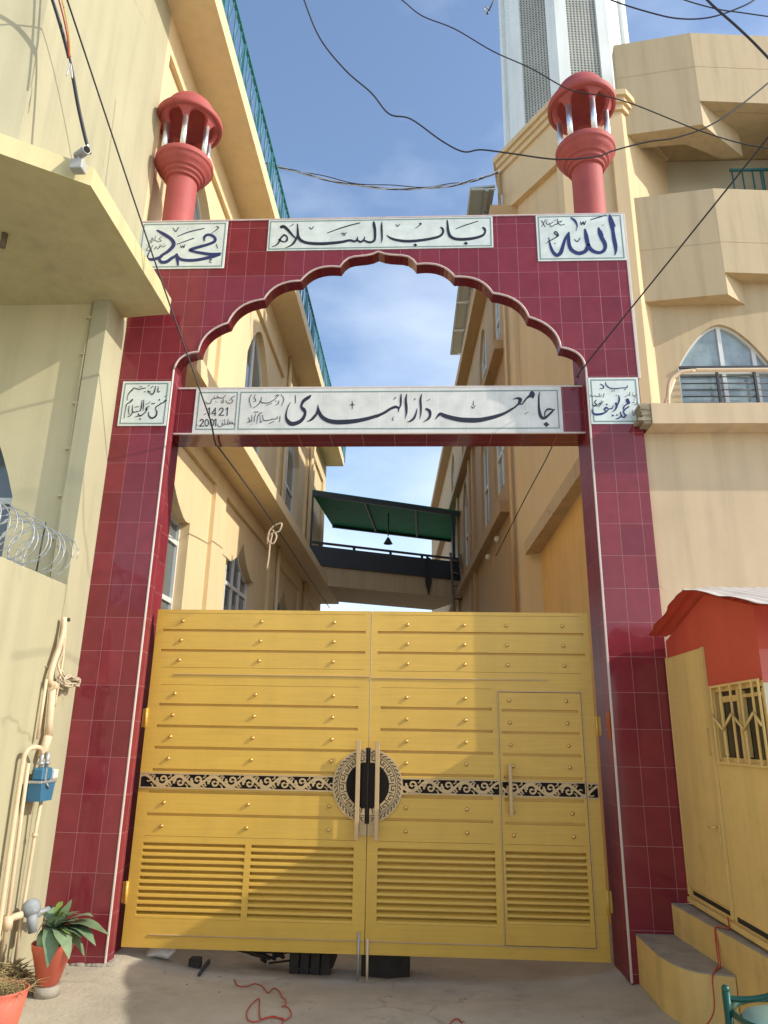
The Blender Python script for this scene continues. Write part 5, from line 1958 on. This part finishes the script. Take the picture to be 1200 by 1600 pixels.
wire([(-40, 930), (0, 962), (40, 1012), (78, 1046)], [-1.0, -.85, -.65, -.47], .0042, 'upper of the cream cables slanting to the conduit on the left wall', m_=wire_white, group='cream cables on the left wall')
wire([(-40, 945), (0, 980), (40, 1020), (75, 1044)], [-1.0, -.85, -.65, -.47], .0035, 'middle cream cable slanting to the conduit on the left wall', m_=wire_white, group='cream cables on the left wall')
wire([(-40, 952), (0, 988), (40, 1028), (72, 1050)], [-1.0, -.85, -.65, -.47], .0045, 'lowest cream cable slanting to the conduit on the left wall', m_=wire_white, group='cream cables on the left wall')
# little aerial at the top
t = thing('roof_aerial', 'small metal aerial arm jutting in at the top left of the white tower', 'aerial', onY(765, 0, 3.4))
b = MB()
b.tube([onY(780, -40, 3.4), onY(772, 0, 3.4), onY(761, 22, 3.4)], .014, 6)
b.build('arm', dark_steel, t)
b = MB()
b.tube([onY(757, 10, 3.4), onY(764, 14, 3.4)], .012, 6)
b.tube([onY(757, 18, 3.4), onY(764, 20, 3.4)], .012, 6)
b.tube([onY(757, 10, 3.4), onY(757, 18, 3.4)], .012, 6)
b.build('clip', grey_metal, t)

# ================================================================== THINGS ON THE LEFT WALL
# security camera on the canopy corner
cp = onX(128, 256, -1.93)
t = thing('security_camera', 'small grey security camera on the corner of the canopy slab', 'camera', tuple(cp))
b = MB()
b.bbox(cp[0] - .055, cp[0] + .03, cp[1] - .05, cp[1] + .02, cp[2] - .075, cp[2] + .005, .006)
b.build('junction_box', mat('grey plastic box', (.42, .42, .38), .5, .08, 10), t)
b = MB()
dirc = Vector((.75, -.55, -.12)).normalized()
P = Vector(cp) + Vector((.0, -.03, .055))
b.tube([P - dirc * .05, P + dirc * .075], .028, 16)
b.build('body', mat('grey camera shell', (.33, .34, .33), .45, .08, 20), t)
b = MB()
b.tube([P + dirc * .074, P + dirc * .079], .022, 16)
b.build('lens', black_plate, t)
b = MB()
b.tube([P + dirc * .085 + Vector((0, 0, .029)), P - dirc * .05 + Vector((0, 0, .029))], .007, 6)
b.build('sun_hood', grey_metal, t)
b = MB()
b.tube([P - dirc * .03, Vector(cp) + Vector((0, -.03, 0))], .014, 8)
b.build('bracket', grey_metal, t)

# conduits
X = -2.30
t = thing('wall_conduit', 'painted conduit pipe with bent weather head on the cream boundary wall', 'pipe', (X, -.42, 1.3))
b = MB()
b.tube(catmull([(X + .02, -.41, 2.33), (X + .035, -.42, 2.22), (X + .03, -.45, 2.08), (X + .03, -.49, 1.97), (X + .03, -.50, 1.88), (X + .03, -.45, 1.84)], 5), .020, 10)
b.tube([(X + .03, -.45, 1.85), (X + .03, -.42, 1.60), (X + .03, -.40, 1.50)], .025, 10)
b.tube([(X + .03, -.47, 1.84), (X + .03, -.43, 1.84)], .034, 10)
b.build('pipe', conduit_m, t)
b = MB()
b.tube([(X + .03, -.41, 1.50), (X + .03, -.42, 1.46), (X + .03, -.455, 1.36)], .030, 10)
b.tube([(X + .015, -.52, 1.88), (X + .015, -.52, 1.48)], .011, 8)
b.tube(catmull([(X + .02, -.37, 2.30), (X + .03, -.36, 2.1), (X + .04, -.38, 1.95), (X + .03, -.38, 1.7)], 5), .008, 6)
b.tube(catmull([(X + .02, -.40, 2.2), (X + .05, -.41, 2.1), (X + .02, -.40, 2.0), (X + .05, -.39, 1.92)], 5), .009, 6)
b.build('loose_cable', conduit_m, t)
b = MB()
b.tube([(X + .03, -.365, 2.335), (X + .035, -.362, 2.31)], .012, 8)
b.build('dark_plug', dark_steel, t)
# coiled flex
b = MB()
rng = random.Random(4)
for k in range(7):
    c0_ = Vector((X + .05, -.26, 1.885))
    pts = []
    for i in range(16):
        a = 2 * PI * i / 16
        pts.append(c0_ + Vector((.03 * math.sin(a * 2 + k), .125 * math.cos(a), .030 * math.sin(a) + .018 * rng.uniform(-1, 1) - .0)))
    b.tube(pts, .0065, 6, closed=True)
b.tube([(X + .02, -.385, 1.99), (X + .05, -.36, 1.94), (X + .05, -.34, 1.90)], .0065, 6)
tag(b.build('cable_coil', wire_white), 'tied coil of cream flex sticking out over the left pillar', 'cable')
# gas meter
t = thing('gas_meter', 'blue gas meter hanging on the cream boundary wall', 'meter', (X + .08, -.5, 1.08))
b = MB()
pr = [(-.595, 1.205), (-.575, 1.09), (-.42, 1.09), (-.40, 1.205)]
b.prism(pr, lambda u, v, w: (X + w, u, v), .02, .125)
b.bbox(X + .035, X + .115, -.565, -.435, 1.217, 1.30, .012)
b.build('case', blue_m, t)
b = MB()
b.bbox(X + .012, X + .132, -.602, -.393, 1.202, 1.218, .004)
b.tube([(X + .135, -.54, 1.20), (X + .135, -.50, 1.17)], .006, 6)
b.bbox(X + .1155, X + .119, -.54, -.52, 1.218, 1.30, .001)
b.build('band', grey_metal, t)
b = MB()
b.bbox(X + .045, X + .125, -.430, -.372, 1.225, 1.285, .006)
b.build('counter', plastic_white, t)
for yy in (-.54, -.46):
    b = MB()
    b.tube([(X + .075, yy, 1.295), (X + .075, yy, 1.40)], .014, 10)
    b.tube([(X + .075, yy, 1.32), (X + .075, yy, 1.335)], .024, 8)
    b.build('union', grey_metal, t)
t = thing('gas_pipe', 'painted gas pipes running down the boundary wall from the blue meter', 'pipe', (X, -.55, 0.2))
b = MB()
b.tube(catmull([(X + .075, -.54, 1.39), (X + .075, -.58, 1.425), (X + .06, -.65, 1.43), (X + .04, -.69, 1.40), (X + .03, -.69, 1.30), (X + .03, -.68, .8), (X + .03, -.66, .2), (X + .03, -.66, .0)], 5), .016, 8)
b.build('inlet_pipe', conduit_m, t)
b = MB()
b.tube([(X + .03, -.62, 1.33), (X + .03, -.60, .85), (X + .03, -.57, .02)], .013, 8)
b.build('riser_pipe', conduit_m, t)
b = MB()
b.tube([(X + .07, -.45, 1.09), (X + .05, -.43, .85), (X + .04, -.42, .45), (X + .04, -.42, .02)], .012, 8)
b.build('outlet_pipe', conduit_m, t)
b = MB()
b.tube([(X + .05, -.43, .86), (X + .05, -.43, .88)], .019, 8)
b.build('fitting', conduit_m, t)
b = MB()
b.tube([(X + .03, -.57, .34), (X + .03, -.57, .42)], .032, 10)
b.tube([(X + .03, -.56, .40), (X + .08, -.50, .41)], .022, 10)
b.build('fitting', conduit_m, t)
t = thing('gas_regulator', 'round grey gas regulator on the pipe behind the potted plant', 'regulator', (X + .09, -.42, .36))
b = MB()
P = Vector((X + .10, -.42, .43))
ax_ = Vector((.75, -.5, .15)).normalized()
b.tube([P - ax_ * .035, P - ax_ * .03, P, P + ax_ * .02, P + ax_ * .05], [.036, .055, .060, .044, .02], 18)
b.tube([P + Vector((0, 0, -.02)), P + Vector((.02, .01, -.14))], [.034, .028], 12)
b.tube([P + Vector((0, .02, -.05)), P + Vector((.05, .13, -.03))], .020, 10)
b.build('body', mat('dull grey casting', (.30, .33, .35), .65, .15, 20), t)
b = MB()
b.tube([P + Vector((.05, .13, -.03)), P + Vector((.07, .17, -.05))], [.026, .02], 10)
b.build('outlet', dark_steel, t)

# ================================================================== POTS AND PLANTS
def plant_pot(name, x, y, z0, rb, rt_, h, label, soil_drop=.03):
    t_ = thing(name, label, 'plant pot', (x, y, z0), 'coral plastic pots')
    b_ = MB()
    b_.lathe([(0, 0), (rb, 0), (rb + (rt_ - rb) * .84, h * .84), (rt_ * .93, h * .845), (rt_ * 0.985, h * .99), (rt_, h), (rt_ * .97, h + .004), (rt_ * .93, h - .004), (rt_ * .88, h * .8)], (x, y, z0), 36)
    b_.build('pot', terracotta, t_)
    b_ = MB()
    n = 26
    v = [(x, y, z0 + h - soil_drop + .012)]
    r_ = random.Random(3)
    for ring in (0.45, 0.9):
        for k in range(n):
            a = 2 * PI * k / n
            v.append((x + rt_ * .97 * ring * math.cos(a), y + rt_ * .97 * ring * math.sin(a), z0 + h - soil_drop + r_.uniform(-.006, .008)))
    f = [(0, 1 + k, 1 + (k + 1) % n) for k in range(n)] + [(1 + k, 1 + n + k, 1 + n + (k + 1) % n, 1 + (k + 1) % n) for k in range(n)]
    b_.add(v, f)
    b_.build('soil', soil, t_)
    return t_


def leaf_blade(mb, base, tip, width, droop, fold=.25, side=None):
    """broad pointed leaf from base to tip"""
    B, T = Vector(base), Vector(tip)
    d = T - B
    s = side or d.cross(Vector((0, 0, 1))).normalized()
    n = 10
    v = []
    for i in range(n + 1):
        t = i / n
        c = B + d * t + Vector((0, 0, droop * 4 * t * (1 - t)))
        w = width * (math.sin(PI * min(1, t ** .9)) ** .75) * (1 - .25 * t) * (1 + .07 * math.sin(17 * t + 9 * B.x + 40 * T.z))
        up = Vector((0, 0, 1)) * (fold * w + .004 * math.sin(11 * t + 30 * T.x))
        v += [c - s * w + up, c, c + s * w + up * .9]
    f = []
    for i in range(n):
        f += [(3 * i, 3 * i + 1, 3 * i + 4, 3 * i + 3), (3 * i + 1, 3 * i + 2, 3 * i + 5, 3 * i + 4)]
    mb.add(v, f, True)


PX, PY = -1.945, -0.60
b = MB()
b.lathe([(0, 0), (.075, 0), (.078, .055), (0, .06)], (PX, PY, 0.0), 20)
tag(b.build('stone_block', step_top), 'round cement block under the potted plant by the left pillar', 'block')
pt = plant_pot('plant_pot', PX, PY, 0.061, 0.060, 0.128, 0.225, 'coral pot standing on a cement block at the left pillar foot')
pl = thing('potted_plant', 'broad-leaved green plant growing in the pot beside the left pillar', 'plant', (PX, PY, 0.26))


def pxp(px, py, y):
    return tuple(onY(px, py, y))


heart = (PX, PY, .27)
lv = [((98, 1472), (55, 1462), -.66, .050, .05), ((90, 1478), (58, 1494), -.72, .042, .03), ((96, 1470), (74, 1512), -.78, .050, .07),
      ((104, 1452), (112, 1404), -.62, .045, .0), ((102, 1452), (146, 1432), -.60, .040, .03), ((108, 1468), (170, 1462), -.62, .055, .05),
      ((110, 1478), (132, 1494), -.66, .038, .03), ((98, 1462), (62, 1426), -.58, .045, .02), ((100, 1460), (84, 1418), -.55, .045, .01),
      ((106, 1462), (134, 1448), -.58, .046, .03), ((96, 1462), (70, 1450), -.60, .044, .02), ((102, 1458), (100, 1426), -.56, .045, .01),
      ((106, 1466), (150, 1478), -.70, .040, .05), ((100, 1470), (108, 1500), -.80, .040, .05), ((94, 1466), (60, 1478), -.56, .044, .04), ((103, 1456), (124, 1424), -.57, .040, .02),
      ((104, 1462), (116, 1440), -.70, .040, .02), ((104, 1470), (128, 1466), -.70, .042, .03), ((98, 1470), (92, 1430), -.68, .045, .0)]
for i, (a, t_, y, w, dr__) in enumerate(lv):
    b = MB()
    base_p = (PX + (a[0] - 100) * .002, PY + .01 * ((i * 7) % 5 - 2), .36)
    leaf_blade(b, base_p, pxp(t_[0], t_[1], y), w * 1.45, dr__, .16)
    b.tube([heart, ((heart[0] + base_p[0]) / 2, (heart[1] + base_p[1]) / 2, .32), base_p], .005, 5)
    o_ = b.build('leaf', (leaf, leaf_b, leaf)[i % 3], pl)
b = MB()
leaf_blade(b, (PX, PY - .02, .40), pxp(96, 1408, -.64), .028, .02, .4)
leaf_blade(b, (PX + .01, PY - .03, .38), pxp(104, 1425, -.66), .030, .02, .4)
leaf_blade(b, (PX + .01, PY - .03, .36), pxp(110, 1462, -.72), .020, .02, .4)
plab(b.build('young_leaf', leaf_new, pl), 'pale yellow green young leaves at the heart')
p2 = onZ(2, 1545, 0.27)
pt2 = plant_pot('plant_pot', float(p2[0]), float(p2[1]), 0.0, 0.082, 0.135, 0.27, 'coral pot of dry straw cut by the lower left edge')
b = MB()
rng = random.Random(8)
for k in range(420):
    a, r_ = rng.uniform(0, 2 * PI), rng.uniform(0, .12)
    q = Vector((p2[0] + r_ * math.cos(a), p2[1] + r_ * math.sin(a), .245))
    d = Vector((rng.uniform(-1, 1), rng.uniform(-1, 1), rng.uniform(-.1, .6))) * .09
    b.tube([q, q + d * .5 + Vector((0, 0, .02)), q + d], [.003, .0025, .001], 3, cap=False)
tag(b.build('dry_straw', straw), 'dry straw filling the pot at the lower left edge', 'straw')
b = MB()
for k in range(1100):
    cx_, cy_ = -2.17 + rng.gauss(0, .06), -.66 + rng.gauss(0, .13)
    cz_ = max(.005, .16 * math.exp(-((cx_ + 2.17) / .11) ** 2 - ((cy_ + .66) / .22) ** 2) * rng.uniform(.1, 1.2))
    q = Vector((cx_, cy_, cz_))
    d = Vector((rng.uniform(-1, 1), rng.uniform(-1, 1), rng.uniform(-.5, .6))) * .07
    e_ = q + d
    e_.z = max(.003, e_.z)
    b.tube([q, e_], [.0034, .0016], 3, cap=False)
tag(b.build('straw_heap', straw), 'matted heap of dry straw at the foot of the boundary wall', 'straw')
b = MB()
for (a, c) in (((70, 1418), (82, 1428)), ((78, 1434), (92, 1422))):
    pass
leaf_blade(b, pxp(0, 1440, -.95), pxp(0, 1600, -1.2), .01, 0) if False else None

b = MB()
rng = random.Random(31)
fp = [(-2.318, -0.012), (-2.2, -.012), (-2.05, -.012), (-1.9, -.012), (-1.842, -.012), (-1.822, 0.0), (-1.822, .07), (-1.822, .14)]
for i in range(len(fp) - 1):
    for k in range(5):
        t_ = (k + rng.random()) / 5
        x_, y_ = fp[i][0] + (fp[i + 1][0] - fp[i][0]) * t_, fp[i][1] + (fp[i + 1][1] - fp[i][1]) * t_
        b.ball((x_, y_, gz(x_, y_) + .002), rng.uniform(.014, .03), 8, 4, (1.5, .8, .55))
b.build('mortar_fillet', step_top, gw)
# ================================================================== CORDS, LITTER
def onG(px, py, h=0.0):
    P_ = onZ(px, py, 0)
    for _ in range(12):
        P_ = onZ(px, py, gz(P_[0], P_[1]) + h)
    return P_


def gcord(px_, r, label, z=0.006, name='red_cord'):
    P = [onG(p[0], p[1], z) for p in px_]
    b_ = MB()
    b_.tube(catmull(P, 6), r, 6)
    return tag(b_.build(name, red_cord), label, 'cord')


gcord([(366, 1530), (372, 1540), (385, 1541), (398, 1537), (410, 1541), (419, 1551), (427, 1544), (436, 1548), (441, 1558), (446, 1562), (446, 1572), (440, 1572), (450, 1574), (455, 1586), (444, 1594), (430, 1588), (415, 1590), (402, 1596), (388, 1594), (386, 1580), (396, 1566), (405, 1561), (405, 1580), (408, 1592), (424, 1590), (443, 1592), (438, 1604)],
      .0035, 'tangled red cord lying on the concrete in front of the gate')
gcord([(700, 1606), (708, 1594), (716, 1592), (722, 1598)], .004, 'short loop of red cord at the bottom edge of the ground')
P = [onX(1145, 1432, 2.14), onZ(1138, 1440, .492), onZ(1118, 1452, .492), onX(1114, 1454, 2.105), onX(1120, 1470, 2.085), onX(1120, 1500, 2.07), onX(1126, 1515, 2.04), onZ(1138, 1524, .305), onZ(1132, 1540, .3)]
P = [(2.145, -.70, .55), (2.13, -.72, .50), (2.104, -.68, .495), (2.078, -.66, .48), (2.066, -.70, .40), (2.055, -.74, .31), (2.02, -.78, .302), (1.96, -.86, .28), (1.93, -.90, .12), (1.80, -.93, .02), (1.70, -.90, .006), (1.72, -1.0, .006), (1.70, -1.1, .006)]
b = MB()
b.tube(catmull(P, 6), .004, 6)
b.tube(catmull([(p[0] - .004, p[1] - .02 * math.sin(i), p[2] + .004) for i, p in enumerate(P[:8])], 6), .0035, 6)
tag(b.build('red_cord', red_cord), 'red cord trailing from the booth door down over the steps', 'cord')

# what shows beneath the gate: standing on the sunken concrete just inside
def onI(px, py, y):
    P_ = onY(px, py, y)
    return (float(P_[0]), y, gz(float(P_[0]), y))


q = onI(483, 1528, .50)
t = thing('wooden_stand', 'dark slatted wooden stand seen under the middle of the gate', 'stand', q)
for k in range(4):
    b = MB()
    b.bbox(q[0] - .15 + k * .078, q[0] - .15 + k * .078 + .068, q[1], q[1] + .04, q[2] - .02, q[2] + .34, .004)
    b.build('slat', junk_dark, t)
b = MB()
b.bbox(q[0] - .16, q[0] + .17, q[1] + .041, q[1] + .34, q[2] + .03, q[2] + .36, .006)
b.build('box', junk_dark, t)
q = onI(606, 1528, .50)
b = MB()
b.prism([(q[0] - .20, q[1] + .02), (q[0] + .0, q[1] - .05), (q[0] + .16, q[1] + .05), (q[0] + .16, q[1] + .35), (q[0] - .20, q[1] + .35)], ident, q[2] - .03, q[2] + .34)
tag(b.build('tool_chest', junk_dark), 'dark angular chest seen under the gate right of the centre bolts', 'chest')
b = MB()
rng = random.Random(21)
q = onI(425, 1512, .55)
for k in range(34):
    a = Vector((q[0] + rng.uniform(-.2, .14), q[1] + rng.uniform(0, .35), q[2] + rng.uniform(.03, .22)))
    b.tube([a, a + Vector((rng.uniform(-.25, .25), rng.uniform(-.1, .2), rng.uniform(-.03, .05)))], rng.uniform(.006, .016), 5)
tag(b.build('scrap_pile', junk_dark), 'dark tangle of scrap metal seen under the left gate leaf', 'scrap')
q = onI(248, 1512, .36)
b = MB()
b.ball((q[0], q[1] + .05, q[2] + .035), .085, 16, 10, (1.3, .8, .42))
b.v = [(x + .014 * math.sin(31 * x + 17 * y), y + .012 * math.sin(23 * x + 29 * z), max(q[2] + .002, z + .012 * math.sin(40 * x + 25 * y))) for x, y, z in b.v]
tag(b.build('plastic_bag', plastic_white), 'crumpled white plastic bag lying under the left gate leaf', 'bag')
q = onI(303, 1512, .36)
b = MB()
b.bbox(q[0] - .045, q[0] + .04, q[1], q[1] + .07, q[2] - .01, q[2] + .06, .008)
tag(b.build('black_block', junk_dark), 'small black block between the white bag and the rod', 'block')
b = MB()
b.tube([onG(311, 1523, .014), onG(326, 1502, .014)], [.012, .016], 6)
tag(b.build('metal_rod', junk_dark), 'short dark metal rod lying under the left gate leaf', 'rod')
b = MB()
rng = random.Random(9)
for k in range(60):
    x, y = rng.uniform(-2.1, 1.7), rng.uniform(-1.6, .2)
    r_ = rng.uniform(.003, .010)
    b.ball((x, y, gz(x, y) + r_ * .4), r_, 6, 4, (1, rng.uniform(.6, 1.2), .6))
o = b.build('grit', step_top)
o['kind'] = 'stuff'
o['label'] = 'scattered grit and crumbs of cement on the ground'
